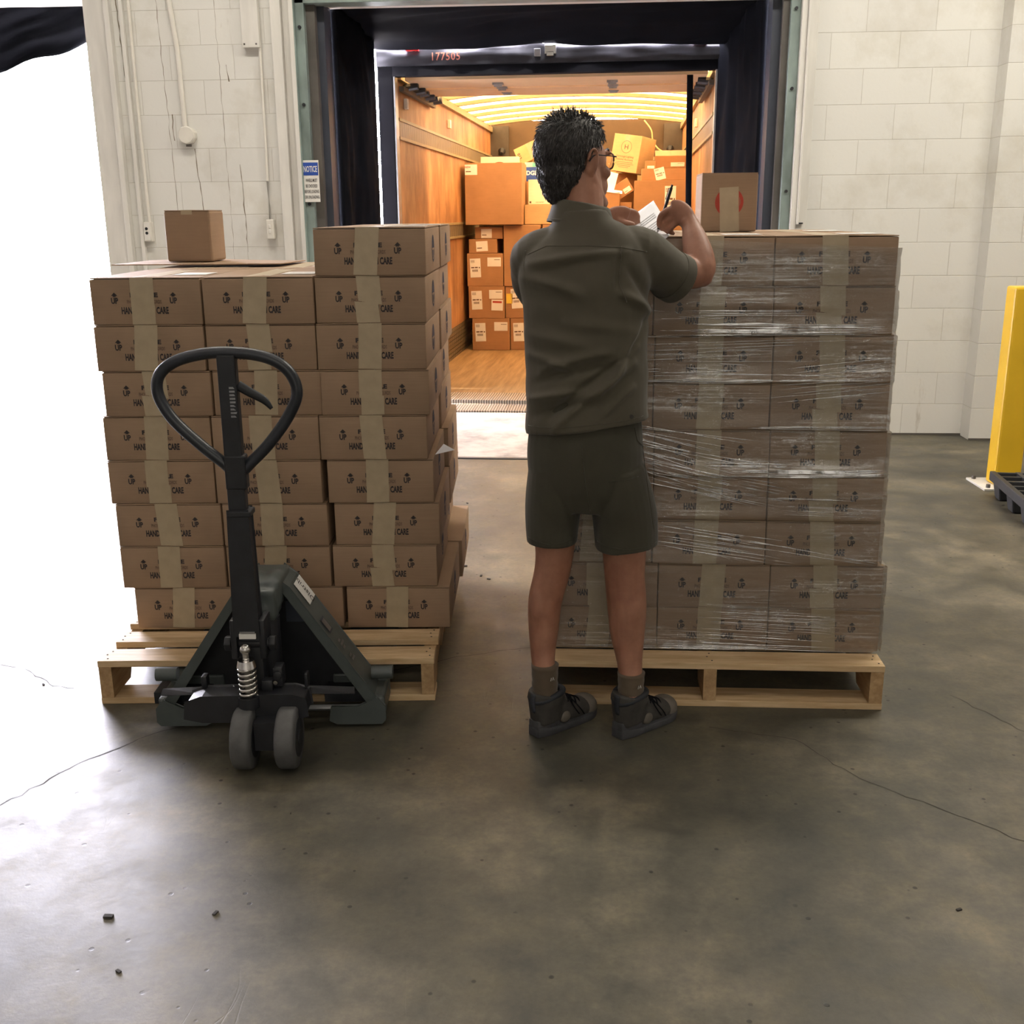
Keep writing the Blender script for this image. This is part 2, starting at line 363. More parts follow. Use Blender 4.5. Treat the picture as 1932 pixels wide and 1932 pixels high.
def ob(name, me, m=None, parent=None, auto=False):
    if m is not None and not me.materials: me.materials.append(m)
    o = bpy.data.objects.new(name, me); COL.objects.link(o)
    if parent is not None: o.parent = parent
    if auto:
        me.shade_smooth()
        me.set_sharp_from_angle(angle=R(40)) if hasattr(me, 'set_sharp_from_angle') else None
    return o
def thing(name, label, cat, loc=(0, 0, 0), rotz=0, group=None):
    o = bpy.data.objects.new(name, None); COL.objects.link(o); o.empty_display_size = 0.1
    o.location = loc; o.rotation_euler = (0, 0, rotz) if isinstance(rotz, (int, float)) else rotz
    return tag(o, label, cat, group)
def tag(o, label, cat, group=None):
    o['label'] = label; o['category'] = cat
    if group: o['group'] = group
    return o
def struct(name, mb, m, parent=None, **k):
    o = mb.build(name, m, parent, **k)
    if parent is None: o['kind'] = 'structure'
    return o
_tc = {}
def text(s, h, bold=0.0, sx=1.0, spacing=1.0):
    """flat text in the XZ plane facing -Y, centred on origin, capital height h"""
    key = (s, bold, spacing)
    if key not in _tc:
        cu = bpy.data.curves.new('t', 'FONT'); cu.body = s; cu.size = 1; cu.offset = bold; cu.space_character = spacing
        cu.resolution_u = 2
        o = bpy.data.objects.new('t', cu); COL.objects.link(o); bpy.context.view_layer.update()
        me = bpy.data.meshes.new_from_object(o.evaluated_get(bpy.context.evaluated_depsgraph_get()))
        _tc[key] = ([tuple(v.co) for v in me.vertices], [tuple(p.vertices) for p in me.polygons])
        bpy.data.objects.remove(o); bpy.data.curves.remove(cu); bpy.data.meshes.remove(me)
    vs, fs = _tc[key]
    xs = [v[0] for v in vs]; cx = (min(xs)+max(xs))/2; k = h/0.70
    mb = MB(); mb.add([((v[0]-cx)*k*sx, 0, (v[1]-0.35)*k) for v in vs], fs); return mb
def twidth(mb): xs = [v[0] for v in mb.v]; return max(xs)-min(xs)
def flat(pts, y=0.0):
    mb = MB(); mb.add([(x, y, z) for x, z in pts], [tuple(range(len(pts)))]); return mb
def T3(x, y, z): return Matrix.Translation((x, y, z))
def remeshed(mb, voxel, smooth=6, factor=0.5, fn=None, cut=None, name='blob'):
    me = mb.mesh(name); o = bpy.data.objects.new(name, me); COL.objects.link(o)
    r = o.modifiers.new('r', 'REMESH'); r.mode = 'VOXEL'; r.voxel_size = voxel; r.adaptivity = 0
    sm = o.modifiers.new('s', 'SMOOTH'); sm.iterations = smooth; sm.factor = factor
    bpy.context.view_layer.update()
    m2 = bpy.data.meshes.new_from_object(o.evaluated_get(bpy.context.evaluated_depsgraph_get()))
    bpy.data.objects.remove(o); bpy.data.meshes.remove(me)
    bm = bmesh.new(); bm.from_mesh(m2)
    if cut:
        bmesh.ops.delete(bm, geom=[v for v in bm.verts if cut(v.co)], context='VERTS')
    if fn:
        bm.normal_update()
        for v in bm.verts: v.co = v.co + v.normal*fn(v.co, v.normal)
    bm.to_mesh(m2); bm.free(); m2.name = name; m2.shade_smooth()
    return m2
def copy_thing(root, loc=None, rotz=None):
    r = root.copy(); COL.objects.link(r)
    for ch in list(root.children):
        c = ch.copy(); COL.objects.link(c); c.parent = r
        for g in ch.children:
            d = g.copy(); COL.objects.link(d); d.parent = c
    return r

# ================================================================== THE SETTING
WY = 7.15
fl = struct('floor', MB().bb(-8, 6, -12, 7.42, -0.25, 0), MT['floor'])
def crack(pts, wd, seed):
    r = random.Random(seed); P = []
    for i in range(len(pts)-1):
        a, b = Vector(pts[i]), Vector(pts[i+1]); n = max(3, int((b-a).length/0.03))
        for k in range(n): P.append(a.lerp(b, k/n) + Vector((r.uniform(-1, 1), r.uniform(-1, 1)))*0.006)
    P.append(Vector(pts[-1])); vs = []; fs = []
    for i, p in enumerate(P):
        d = (P[min(i+1, len(P)-1)]-P[max(i-1, 0)]).normalized(); nrm = Vector((-d.y, d.x)); ww = wd*r.uniform(0.35, 1.0)
        vs += [(p.x+nrm.x*ww, p.y+nrm.y*ww, 0.0006), (p.x-nrm.x*ww, p.y-nrm.y*ww, 0.0006)]
    fs = [(2*i, 2*i+1, 2*i+3, 2*i+2) for i in range(len(P)-1)]
    MB().add(vs, fs).build('crack', MT['grit'], fl)
crack([(-1.62, 2.15), (-1.465, 2.327), (-1.363, 2.55), (-1.218, 2.744), (-1.0, 2.86)], 0.0022, 1)
crack([(-0.62, 3.2), (-0.425, 3.321), (-0.199, 3.414), (0.0, 3.40), (0.2, 3.45)], 0.0022, 2)
crack([(0.367, 2.851), (0.596, 2.789), (0.721, 2.574), (0.873, 2.452), (1.035, 2.296), (1.3, 2.2)], 0.0016, 3)
crack([(-1.95, 3.2), (-1.811, 3.145), (-1.673, 3.029), (-1.60, 3.02)], 0.0018, 4)
crack([(1.12, 3.1), (1.26, 2.86), (1.33, 2.7)], 0.0014, 5)
DEB = [(-0.998, 1.905, .010), (-0.775, 1.930, .007), (-0.905, 1.74, .006), (-0.80, 5.62, .010), (-0.60, 5.30, .007), (-0.50, 4.28, .010), (-0.42, 4.16, .008), (-0.385, 4.12, .007), (-0.51, 4.02, .005), (-1.71, 3.04, .006), (0.80, 2.03, .006), (-0.72, 2.33, .003), (-0.47, 2.62, .003)]
mb = MB()
for k, (x, y, q) in enumerate(DEB):
    mb.box((x, y, q*0.25), (q*2, q, q*0.5), rot=(0, 0, k*1.3))
tag(mb.build('floor_debris', MT['grit']), 'small dark chips of grit scattered on the concrete floor', 'debris')['kind'] = 'stuff'

struct('wall_back', MB().bb(-3.05, -1.94, WY, WY+0.25, -0.2, 5.2)
       .bb(-5.6, -3.05, WY, WY+0.25, 2.75, 5.2).bb(-1.94, 1.30, WY, WY+0.25, 2.70, 5.2)
       .bb(1.30, 2.46, WY, WY+0.25, -0.2, 5.2).bb(-8, -5.6, WY, WY+0.25, -0.2, 5.2), MT['block'])
struct('wall_back_right', MB().bb(2.46, 6.0, 6.985, WY+0.25, -0.2, 5.2), MT['block'])
struct('wall_left', MB().bb(-8.2, -8, -12, WY+0.25, 0, 5.2), MT['block'])
struct('wall_right', MB().bb(6, 6.2, -12, WY+0.25, 0, 5.2), MT['block'])
struct('wall_front', MB().bb(-8.2, 6.2, -12.2, -12, 0, 5.2), MT['block'])
struct('ceiling', MB().bb(-8.2, 6.2, -12.2, WY+0.25, 5.2, 5.35), MT['white'])
struct('trim_1', MB().bb(1.36, 2.46, WY-0.012, WY, 0, 0.012).bb(2.46, 3.5, 6.973, 6.985, 0, 0.012), MT['dull'])
struct('ground_outside', MB().bb(-25, 25, 7.45, 45, -1.35, -1.2), MT['deckplate'])

def wcrack(pts, wd, seed):
    r = random.Random(seed); P = []
    for i in range(len(pts)-1):
        a, b = Vector(pts[i]), Vector(pts[i+1]); n = max(3, int((b-a).length/0.04))
        for k in range(n): P.append(a.lerp(b, k/n) + Vector((r.uniform(-1, 1)*0.004, 0)))
    P.append(Vector(pts[-1])); vs = []
    for p in P:
        ww = wd*r.uniform(0.15, 1.0); vs += [(p.x+ww, WY-0.0008, p.y), (p.x-ww, WY-0.0008, p.y)]
    MB().add(vs, [(2*i, 2*i+1, 2*i+3, 2*i+2) for i in range(len(P)-1)]).build('crack', MT['wcrack'], bpy.data.objects['wall_back'])
MT['wcrack'] = mat('wall_crack_dirt', (0.22, 0.18, 0.13), 0.9, var=0.4, scale=20)
wcrack([(-2.70, 2.75), (-2.69, 2.3), (-2.675, 1.7), (-2.67, 1.2)], 0.0022, 1)
wcrack([(-2.66, 2.06), (-2.655, 1.9)], 0.004, 2)
wcrack([(-2.33, 2.75), (-2.325, 1.9), (-2.32, 1.15)], 0.0016, 3)
wcrack([(-2.28, 2.35), (-2.27, 2.25)], 0.005, 4)
wcrack([(-2.24, 1.75), (-2.23, 1.5), (-2.225, 1.2)], 0.0035, 5)
wcrack([(-2.53, 1.85), (-2.51, 1.6), (-2.50, 1.45)], 0.0035, 6)
wcrack([(-2.955, 2.75), (-2.94, 2.3), (-2.93, 2.1)], 0.004, 7)

# left dock door frame: layered white steel channel
tf = struct('trim_2', MB().bb(-3.16, -3.02, WY-0.03, WY+0.27, 0, 2.75).bb(-3.02, -2.985, WY-0.055, WY, 0, 5.2)
            .bb(-2.93, -2.905, WY-0.035, WY, 0, 5.2), MT['white'], bevel=0.003)
MB().tube([(-2.865, WY-0.02, 1.37), (-2.87, WY-0.02, 2.0), (-2.87, WY-0.02, 5.1)], 0.011, 8).build('conduit', MT['offwhite'], tf, auto=True)
# centre dock door frame, left: white jamb with angled cover, green tinted track edge, brown strip
tj = struct('trim_3', MB().bb(-1.965, -1.90, WY-0.06, WY+0.02, 0, 5.2).bb(-1.90, -1.825, WY-0.02, WY+0.25, 0, 5.2), MT['white'], bevel=0.003)
MB().bb(-1.84, -1.815, WY-0.09, WY-0.02, 0, 5.2).build('jamb_edge', MT['white'], tj)
struct('trim_4', MB().bb(-1.815, -1.755, WY-0.05, WY+0.06, 0, 2.74).bb(-1.822, -1.808, WY-0.085, WY-0.05, 0, 2.74), MT['green'], bevel=0.003)
struct('trim_5', MB().bb(-1.755, -1.70, WY-0.0, WY+0.2, 0, 2.74), MT['dull'])
struct('trim_6', MB().bb(-1.70, -1.655, WY+0.06, WY+0.24, 0, 2.74), MT['bluegrey'])
# header over the centre door
struct('trim_7', MB().bb(-1.82, 1.30, WY-0.05, WY+0.1, 2.685, 2.78), MT['green'], bevel=0.004)
# right frame
tr_ = struct('trim_8', MB().bb(1.265, 1.30, WY-0.08, WY+0.2, 0, 5.2).bb(1.30, 1.375, WY-0.03, WY+0.01, 0, 5.2)
             .bb(1.30, 1.315, WY-0.10, WY-0.03, 1.35, 5.2), MT['white'], bevel=0.003)
MB().bb(1.315, 1.35, WY-0.05, WY-0.03, 1.352, 1.36).build('bracket', MT['black'], tr_)
struct('trim_9', MB().bb(1.205, 1.265, WY-0.04, WY+0.08, 0, 2.70), MT['green'], bevel=0.003)
struct('trim_10', MB().bb(1.165, 1.205, WY+0.0, WY+0.2, 0, 2.70), MT['dull'])
struct('trim_11', MB().bb(1.11, 1.165, WY+0.05, WY+0.22, 0, 2.70), MT['bluegrey'])
mb = MB()
for z in (0.4, 0.95, 1.5, 2.1, 2.55): mb.cyl((-1.785, WY-0.052, z), (-1.785, WY-0.06, z), 0.011, 8).cyl((1.235, WY-0.042, z+0.05), (1.235, WY-0.052, z+0.05), 0.010, 8)
struct('trim_12', mb, MT['black'])

# things fixed on the wall between the doors
t = thing('junction_box', 'round white junction box on painted block wall at end of a conduit', 'electrical box', (-2.557, WY-0.02, 1.93))
MB().cyl((0, 0.02, 0), (0, -0.035, 0), 0.056, 10).build('box_body', MT['offwhite'], t, bevel=0.004, auto=True)
MB().cyl((0, -0.035, 0), (0, -0.041, 0), 0.050, 10).build('cover', MT['offwhite'], t, auto=True)
MB().tube([(-0.012, -0.008, 0.05), (-0.02, -0.008, 0.5), (-0.055, -0.008, 0.85), (-0.06, -0.008, 3.2)], 0.016, 10).build('conduit', MT['offwhite'], t, auto=True)
MB().cyl((0.0, 0.0, -0.055), (0.0, 0.0, -0.068), 0.018, 8).build('knockout', MT['dull'], t)
t = thing('wall_outlet', 'white surface wall outlet with dark sockets beside the left dock door', 'outlet', (-2.872, WY-0.02, 1.335))
MB().bb(-0.026, 0.026, -0.03, 0.02, -0.062, 0.062).build('housing', MT['offwhite'], t, bevel=0.004)
MB().bb(-0.021, 0.016, -0.033, -0.0295, -0.055, 0.055).build('face_plate', MT['white'], t, bevel=0.001)
for z in (0.020, -0.008): MB().cyl((-0.004, -0.036, z), (-0.004, -0.032, z), 0.0095, 10).build('socket', MT['black'], t)
t = thing('wall_switch', 'slim white switch box on the white jamb of the centre dock door', 'switch', (-2.055, WY-0.02, 1.345))
MB().bb(-0.024, 0.024, -0.03, 0.02, -0.062, 0.062).build('housing', MT['offwhite'], t, bevel=0.005)
for z in (0.018, -0.014): MB().bb(-0.010, 0.006, -0.034, -0.0295, z-0.011, z+0.011).build('rocker', MT['white'], t, bevel=0.002)
MB().tube([(-0.002, 0.0, 0.06), (-0.004, 0.0, 0.30), (0.0, 0.0, 0.7), (0.004, 0.0, 1.3)], 0.009, 8).build('conduit', MT['offwhite'], t, auto=True)
t = thing('steel_cover', 'white painted steel cover strip hanging high on the block wall', 'cover', (-2.10, WY, 2.44))
MB().bb(-0.055, 0.055, -0.05, 0, 0, 1.6).build('channel', MT['white'], t, bevel=0.004)
for x in (-0.04, 0.035): MB().cyl((x, -0.052, 0.02), (x, -0.049, 0.02), 0.006, 8).build('screw', MT['dull'], t)

# notice sign
t = thing('notice_sign', 'blue and white NOTICE sign about wheels beside the dock opening', 'sign', (-1.762, WY-0.07, 1.64), R(-3))
SW, SH = 0.108, 0.255
MB().bb(-SW/2, SW/2, -0.002, 0.002, -SH/2, SH/2).build('sign_panel', MT['paper'], t)
MB().bb(-SW/2+0.006, SW/2-0.004, -0.0032, -0.0022, SH/2-0.092, SH/2-0.014).build('blue_band', MT['blue'], t)
mb = MB(); tx = text('NOTICE', 0.036, 0.02); k = 0.088/twidth(tx); mb.merge(tx, T3(0, -0.0040, SH/2-0.053) @ Matrix.Diagonal((k, 1, 1, 1))); mb.build('printed_heading', MT['paper'], t)
mb = MB()
for i, s in enumerate(['WHEELS MUST', 'BE CHOCKED', 'BEFORE LOADING', 'OR UNLOADING']):
    tx = text(s, 0.019, 0.015); k = min(1, (0.094 if len(s) > 11 else 0.075)/twidth(tx)); mb.merge(tx, T3(0.003, -0.0035, SH/2-0.122-i*0.034) @ Matrix.Diagonal((k, 1, 1, 1)))
mb.build('printed_text', MT['ink'], t)

# ------------------------------------------------------------------ dock seals (black vinyl curtains)
def fold(u, v, s, a=0.03): return a*(noise.noise(Vector((u*3.2+v*1.7, v*2.6-u*1.2, s)))*1.0 + 0.5*noise.noise(Vector((u*9+v*6, v*7, s+5))))
def sheet(name, P00, P10, P01, P11, s, label, a=0.03, thick=0.04, n=40, edge=None):
    P00, P10, P01, P11 = map(Vector, (P00, P10, P01, P11))
    nr = (P10-P00).cross(P01-P00).normalized()
    def f(off):
        def g(u, v):
            p = P00.lerp(P10, u).lerp(P01.lerp(P11, u), v)
            e = min(u, 1-u, 0.12)/0.12
            q = p + nr*(fold(u, v, s, a)*e+off)
            if edge: q = edge(q, u, v)
            return q
        return g
    mb = MB(); mb.grid(f(0), n, n); k = len(mb.v); mb.grid(f(thick), n, n)
    i0 = [j*n for j in range(n)]; fs = []
    def stitch(ids):
        for a_, b_ in zip(ids, ids[1:]): mb.f.append((a_, b_, b_+k, a_+k))
    stitch([j for j in range(n)]); stitch([(n-1)*n+j for j in range(n)]); stitch([j*n for j in range(n)]); stitch([j*n+n-1 for j in range(n)])
    o = mb.build(name, MT['vinyl'], None, smooth=True)
    return tag(o, label, 'dock seal')
sheet('dock_seal_pad', (-1.665, 7.41, 0.0), (-1.535, 8.02, 0.0), (-1.665, 7.41, 2.78), (-1.535, 8.02, 2.60), 1.3, 'black vinyl dock seal pad to the left of the open trailer', 0.05)
sheet('dock_seal_pad', (1.12, 7.41, 0.0), (0.95, 8.1, 0.0), (1.12, 7.41, 2.78), (0.93, 8.1, 2.60), 4.1, 'black vinyl dock seal pad to the right of the open trailer', 0.05, thick=-0.04)
sheet('dock_seal_curtain', (-1.75, 7.32, 2.78), (1.2, 7.32, 2.78), (-1.62, 8.135, 2.578), (1.05, 8.03, 2.550), 7.7, 'black vinyl head curtain sagging over the top of the open trailer', 0.035, thick=0.03,
      edge=lambda q, u, v: q - Vector((0, 0, 0.015*v*math.sin(u*9)+0.01*v)))
sheet('dock_seal_curtain', (-5.7, 7.36, 3.0), (-3.10, 7.36, 3.0), (-5.7, 7.48, 2.24), (-3.12, 7.48, 2.52), 9.2, 'black vinyl curtain sagging across the top of the bright left doorway', 0.09, thick=0.03,
      edge=lambda q, u, v: q - Vector((0, 0, 0.05*v*math.sin(u*10+1.2)+0.02*v*math.sin(u*31))))

# dock leveller plate
t = thing('dock_leveler', 'scuffed white steel dock leveler plate at the trailer threshold', 'dock plate', (-0.26, 7.1, 0), R(-1))
MB().bb(-1.0, 1.0, -0.745, 0.72, -0.02, 0.008).build('platform', MT['deckplate'], t, bevel=0.002)
MB().bb(-1.0, 1.0, -0.775, -0.748, -0.02, 0.006).build('hinge_edge', MT['bluegrey'], t)
MB().bb(-0.97, 0.97, 0.722, 1.02, 0.012, 0.028).build('lip', MT['ribbed'], t, bevel=0.002)
MB().cyl((-0.53, -0.66, 0.008), (-0.53, -0.66, 0.016), 0.022, 12).build('lift_ring', MT['chrome'], t)

# ------------------------------------------------------------------ box trailer
TA = R(-2.3); TO = Vector((-0.26, 8.2, 0))
def TW(x, y, z): return TO + Matrix.Rotation(TA, 3, 'Z') @ Vector((x, y, z))
tr = thing('box_trailer', 'box trailer backed to the dock with plywood walls and glowing ribbed roof', 'trailer', TO, TA)
IL, IR, LEN, CZ = -1.145, 1.16, 5.6, 2.43
MB().bb(-1.20, 1.22, 0.0, LEN+0.06, -0.10, 0.05).build('floor_deck', MT['truckfloor'], tr)
MB().bb(-1.12, 1.14, -0.10, 0.26, 0.03, 0.058).build('threshold_plate', MT['ribbed'], tr)
lw = MB().bb(IL-0.03, IL, 0.05, LEN, 0.35, CZ).build('side_wall', MT['ply'], tr)
rw = MB().bb(IR, IR+0.03, 0.05, LEN, 0.35, CZ).build('side_wall', MT['ply'], tr)
mb = MB()
for i in range(8): mb.bb(IL-0.03, IL+0.004, 0.05, LEN, 0.052+i*0.038, 0.052+i*0.038+0.026).bb(IR-0.004, IR+0.03, 0.05, LEN, 0.052+i*0.038, 0.052+i*0.038+0.026)
mb.bb(IL-0.03, IL-0.004, 0.05, LEN, 0.05, 0.35).bb(IR+0.004, IR+0.03, 0.05, LEN, 0.05, 0.35)
mb.build('scuff_rail', MT['slotted'], tr)
for z0 in (1.965, 1.20):
    for sx, xx in ((1, IL), (-1, IR)):
        o = MB().bb(min(xx, xx+sx*0.012), max(xx, xx+sx*0.012), 0.06, LEN-0.02, z0+0.02, z0+0.13).build('cargo_track', MT['slotted'], tr)
        MB().bb(min(xx, xx+sx*0.02), max(xx, xx+sx*0.02), 0.06, LEN-0.02, z0+0.13, z0+0.15).bb(min(xx, xx+sx*0.02), max(xx, xx+sx*0.02), 0.06, LEN-0.02, z0, z0+0.02).build('track_lip', MT['bow'], o)
fw = MB().bb(IL, IR, LEN-0.04, LEN+0.03, 0.05, CZ+0.08).build('end_wall', MT['endp'], tr)
for x in (IL+0.11, IR-0.11): MB().bb(x-0.11, x+0.11, LEN-0.10, LEN-0.04, 0.05, CZ+0.02).build('corner_post', MT['corner'], tr)
MB().bb(IL+0.22, IR-0.22, LEN-0.055, LEN-0.041, 1.2, 2.02).bb(IL+0.22, IR-0.22, LEN-0.06, LEN-0.041, 2.035, 2.075).build('lower_panel', MT['bow'], tr)
for x in (IL+0.14, IR-0.14): MB().cyl((x, LEN-0.11, 2.16), (x, LEN-0.18, 2.13), 0.045, 12, 0.02).build('marker_lamp', MT['black'], tr)
def arch(x): return CZ + 0.075*(1-((x-0.0075)/1.15)**2)
mb = MB(); n = 25
top = [(IL-0.03+(IR-IL+0.06)*i/(n-1)) for i in range(n)]
vs = [(x, y, arch(x)+0.03+dz) for y in (0.05, LEN+0.03) for dz in (0, 0.004) for x in top]
q = n
fs = []
for i in range(n-1): fs += [(i, i+1, 2*q+i+1, 2*q+i), (q+i, 3*q+i, 3*q+i+1, q+i+1)]
mb.add([(x, y, arch(x)+0.035) for y in (0.05, LEN+0.03) for x in top], [(i, i+1, q+i+1, q+i) for i in range(n-1)])
mb.build('roof_skin', MT['roof'], tr)
y = 0.36
k = 0
while y < LEN-0.05:
    mb = MB(); a_ = [(x, arch(x)) for x in top]; poly = a_ + [(x, z+0.033) for x, z in reversed(a_)]
    vs = [(x, yy, z) for yy in (y, y+0.055) for x, z in poly]; m_ = len(poly)
    fs = [(i, i+1, 2*q-2-i, 2*q-1-i) for i in range(n-1)] + [(m_+i, m_+2*q-1-i, m_+2*q-2-i, m_+i+1) for i in range(n-1)] + [(i, m_+i, m_+(i+1) % m_, (i+1) % m_) for i in range(m_)]
    mb.add(vs, fs).build('roof_bow', MT['bow'], tr); y += 0.60
for xx in (IL, IR-0.03): MB().bb(xx, xx+0.03, 0.1, LEN, CZ-0.05, CZ+0.01).build('top_rail', MT['bow'], tr)
# rear frame: posts and header
for x0, x1 in ((-1.255, IL), (IR, 1.255)):
    p = MB().bb(x0, x1, -0.05, 0.06, 0.03, 2.47).build('rear_post', MT['postblack'], tr, bevel=0.004)
MB().bb(IL+0.003, IL+0.015, -0.045, 0.05, 0.06, 2.40).build('post_edge', MT['steel'], tr)
MB().bb(IR-0.015, IR-0.003, -0.045, 0.05, 0.06, 2.40).build('post_edge', MT['steel'], tr)
hd = MB().grid(lambda u, v: Vector((-1.255+2.51*u, -0.075+0.012*noise.noise(Vector((u*14, v*3, 2.2)))+0.05*(v-0.5)**2, 2.452+0.125*v)), 60, 10).build('rear_header', MT['hdr'], tr, smooth=True)
MB().bb(-1.255, 1.255, -0.06, 0.06, 2.45, 2.58).build('header_beam', MT['hdr'], tr)
MB().bb(IL, IR, -0.055, 0.03, 2.385, 2.452).build('header_gasket', MT['strap'], tr)
tx = text('177505', 0.052, 0.01, spacing=1.15); k = 0.20/twidth(tx)
mb = MB(); mb.merge(tx, T3(-0.745, -0.096, 2.506) @ Matrix.Diagonal((k, 1, 1, 1))); mb.build('printed_number', MT['redlet'], tr)
for x in (-0.985, 1.03): MB().bb(x-0.045, x+0.045, -0.115, -0.07, 2.545, 2.563).build('marker_light', MT['red'], tr, bevel=0.003)
MB().bb(-0.045, 0.035, -0.12, -0.07, 2.50, 2.56).bb(-0.03, 0.02, -0.14, -0.10, 2.485, 2.515).build('latch_plate', MT['chrome'], tr, bevel=0.004)
MB().bb(-0.12, -0.075, -0.105, -0.07, 2.49, 2.54).build('latch_stop', MT['steel'], tr, bevel=0.003)
# raised sectional door under the roof
o = MB().bb(IL+0.06, IR-0.06, 0.10, 0.62, 2.372, 2.396).bb(IL+0.06, IR-0.06, 0.63, 1.15, 2.362, 2.386).build('raised_door', MT['doorpanel'], tr)
for x in (-0.43, 0.42):
    for yy in (0.35, 0.62, 0.95): MB().bb(x-0.04, x+0.04, yy-0.03, yy+0.03, 2.355, 2.371).cyl((x-0.03, yy, 2.352), (x+0.03, yy, 2.352), 0.010, 8).build('hinge', MT['steel'], o)
for sx, xx in ((1, IL), (-1, IR)):
    o2 = MB().bb(min(xx+sx*0.015, xx+sx*0.05), max(xx+sx*0.015, xx+sx*0.05), 0.1, 1.45, 2.30, 2.335).build('door_track', MT['corner'], tr)
    for yy in (0.3, 0.6, 0.75, 1.0, 1.15, 1.35): MB().cyl((xx+sx*0.01, yy, 2.34), (xx+sx*0.12, yy, 2.355), 0.028, 10).build('door_roller', MT['black'], o2)
# small marker boxes on the side walls
for x0, yy, z in ((IL+0.014, 0.35, 2.235), (IL+0.014, 2.35, 2.24), (IR-0.014, 2.3, 2.21)): MB().box((x0, yy, z), (0.028, 0.06, 0.075)).build('side_lamp', MT['cardw'], tr, bevel=0.004)
# outer skin, undercarriage
MB().bb(-1.26, IL-0.032, 0.06, LEN+0.1, -0.1, 2.47).build('outer_side', MT['white'], tr)
MB().bb(IR+0.032, 1.26, 0.06, LEN+0.1, -0.1, 2.47).build('outer_side', MT['white'], tr)
MB().bb(-1.2, 1.2, LEN+0.065, LEN+0.1, -0.1, 2.47).build('outer_front', MT['white'], tr)
for sx in (-1, 1):
    MB().bb(sx*0.5-0.05, sx*0.5+0.05, 0.1, LEN, -0.32, -0.10).build('chassis_rail', MT['corner'], tr)
    for yy in (1.4, 4.6): MB().cyl((sx*0.85-0.14, yy, -0.70), (sx*0.85+0.14, yy, -0.70), 0.5, 28).build('wheel', MT['black'], tr)
for yy in (1.4, 4.6): MB().bb(-0.75, 0.75, yy-0.06, yy+0.06, -0.76, -0.32).build('axle', MT['corner'], tr)
# hanging strap and cord
mb = MB(); pts = [TW(0.975, 0.12, 2.40), TW(0.985, 0.12, 1.9), TW(1.0, 0.12, 1.35), TW(1.03, 0.10, 1.0)]
mb.tube([p for p in pts], [(0.022, 0.003)]*3+[(0.03, 0.004)], 8, hint=(0, -1, 0), sub=6)
tag(mb.build('door_strap', MT['strap'], smooth=True), 'black webbing pull strap hanging inside the right of the trailer opening', 'strap')
pts = [TW(0.70, 4.9, 2.44), TW(0.78, 4.85, 2.33), TW(0.80, 4.85, 2.22), TW(0.86, 4.82, 2.13), TW(0.93, 4.8, 2.09)]
tag(MB().tube(pts, 0.008, 8, sub=6).build('hanging_cord', MT['rope'], smooth=True), 'pale cord dangling from the trailer roof at the far right', 'cord')

# ================================================================== PALLETS
def make_pallet(name, label, loc, rz, cat='pallet', w=1.016, d=1.219, wood='pine'):
    t = thing(name, label, cat, loc, rz)
    ys = [0.0, 0.150, 0.305, 0.46, 0.61, 0.765, 0.92, d-0.095]
    for k, y in enumerate(ys):
        wd = 0.095 if k in (0, len(ys)-1) else 0.088
        dx = [0, .004, -.003, .005, 0, -.004, .003, 0][k]
        MB().bb(dx, w+dx, y, y+wd, 0.12, 0.14).build('deck_board', MT[wood if k % 3 != 1 else 'pine'], t, bevel=0.0015)
    for x in (0.002, w/2-0.019, w-0.040):
        # stringer with two fork notches underneath
        pts = [(0.0, 0.02), (0.15, 0.02), (0.17, 0.055), (0.37, 0.055), (0.39, 0.02), (d-0.39, 0.02), (d-0.37, 0.055), (d-0.17, 0.055), (d-0.15, 0.02), (d, 0.02), (d, 0.12), (0, 0.12)]
        MB().prism(pts, 'x', x, x+0.038).build('stringer', MT['pine_y'], t)
    for y in (0.0, d/2-0.05, d-0.095): MB().bb(0.0, w, y, y+0.095, 0.0, 0.02).build('bottom_board', MT['pine2' if y > 0 else wood], t, bevel=0.0015)
    mb = MB()
    for x in (0.02, w/2, w-0.02):
        for y in ys:
            for q in (0.02, 0.05, 0.075): mb.cyl((x+0.006*math.sin(y*50+q*90), y+q, 0.1395), (x+0.006*math.sin(y*50+q*90), y+q, 0.1408), 0.0028, 6)
    mb.build('nail_head', MT['grit'], t)['kind'] = 'stuff'
    return t
PLA = R(4.2)
make_pallet('wooden_pallet', 'pale wooden pallet under the unwrapped cartons with the pallet jack in it', (-1.462, 2.913, 0), PLA)
make_pallet('wooden_pallet', 'wooden pallet under the film-wrapped cartons behind the man', (-0.13, 2.985, 0), R(0.2))

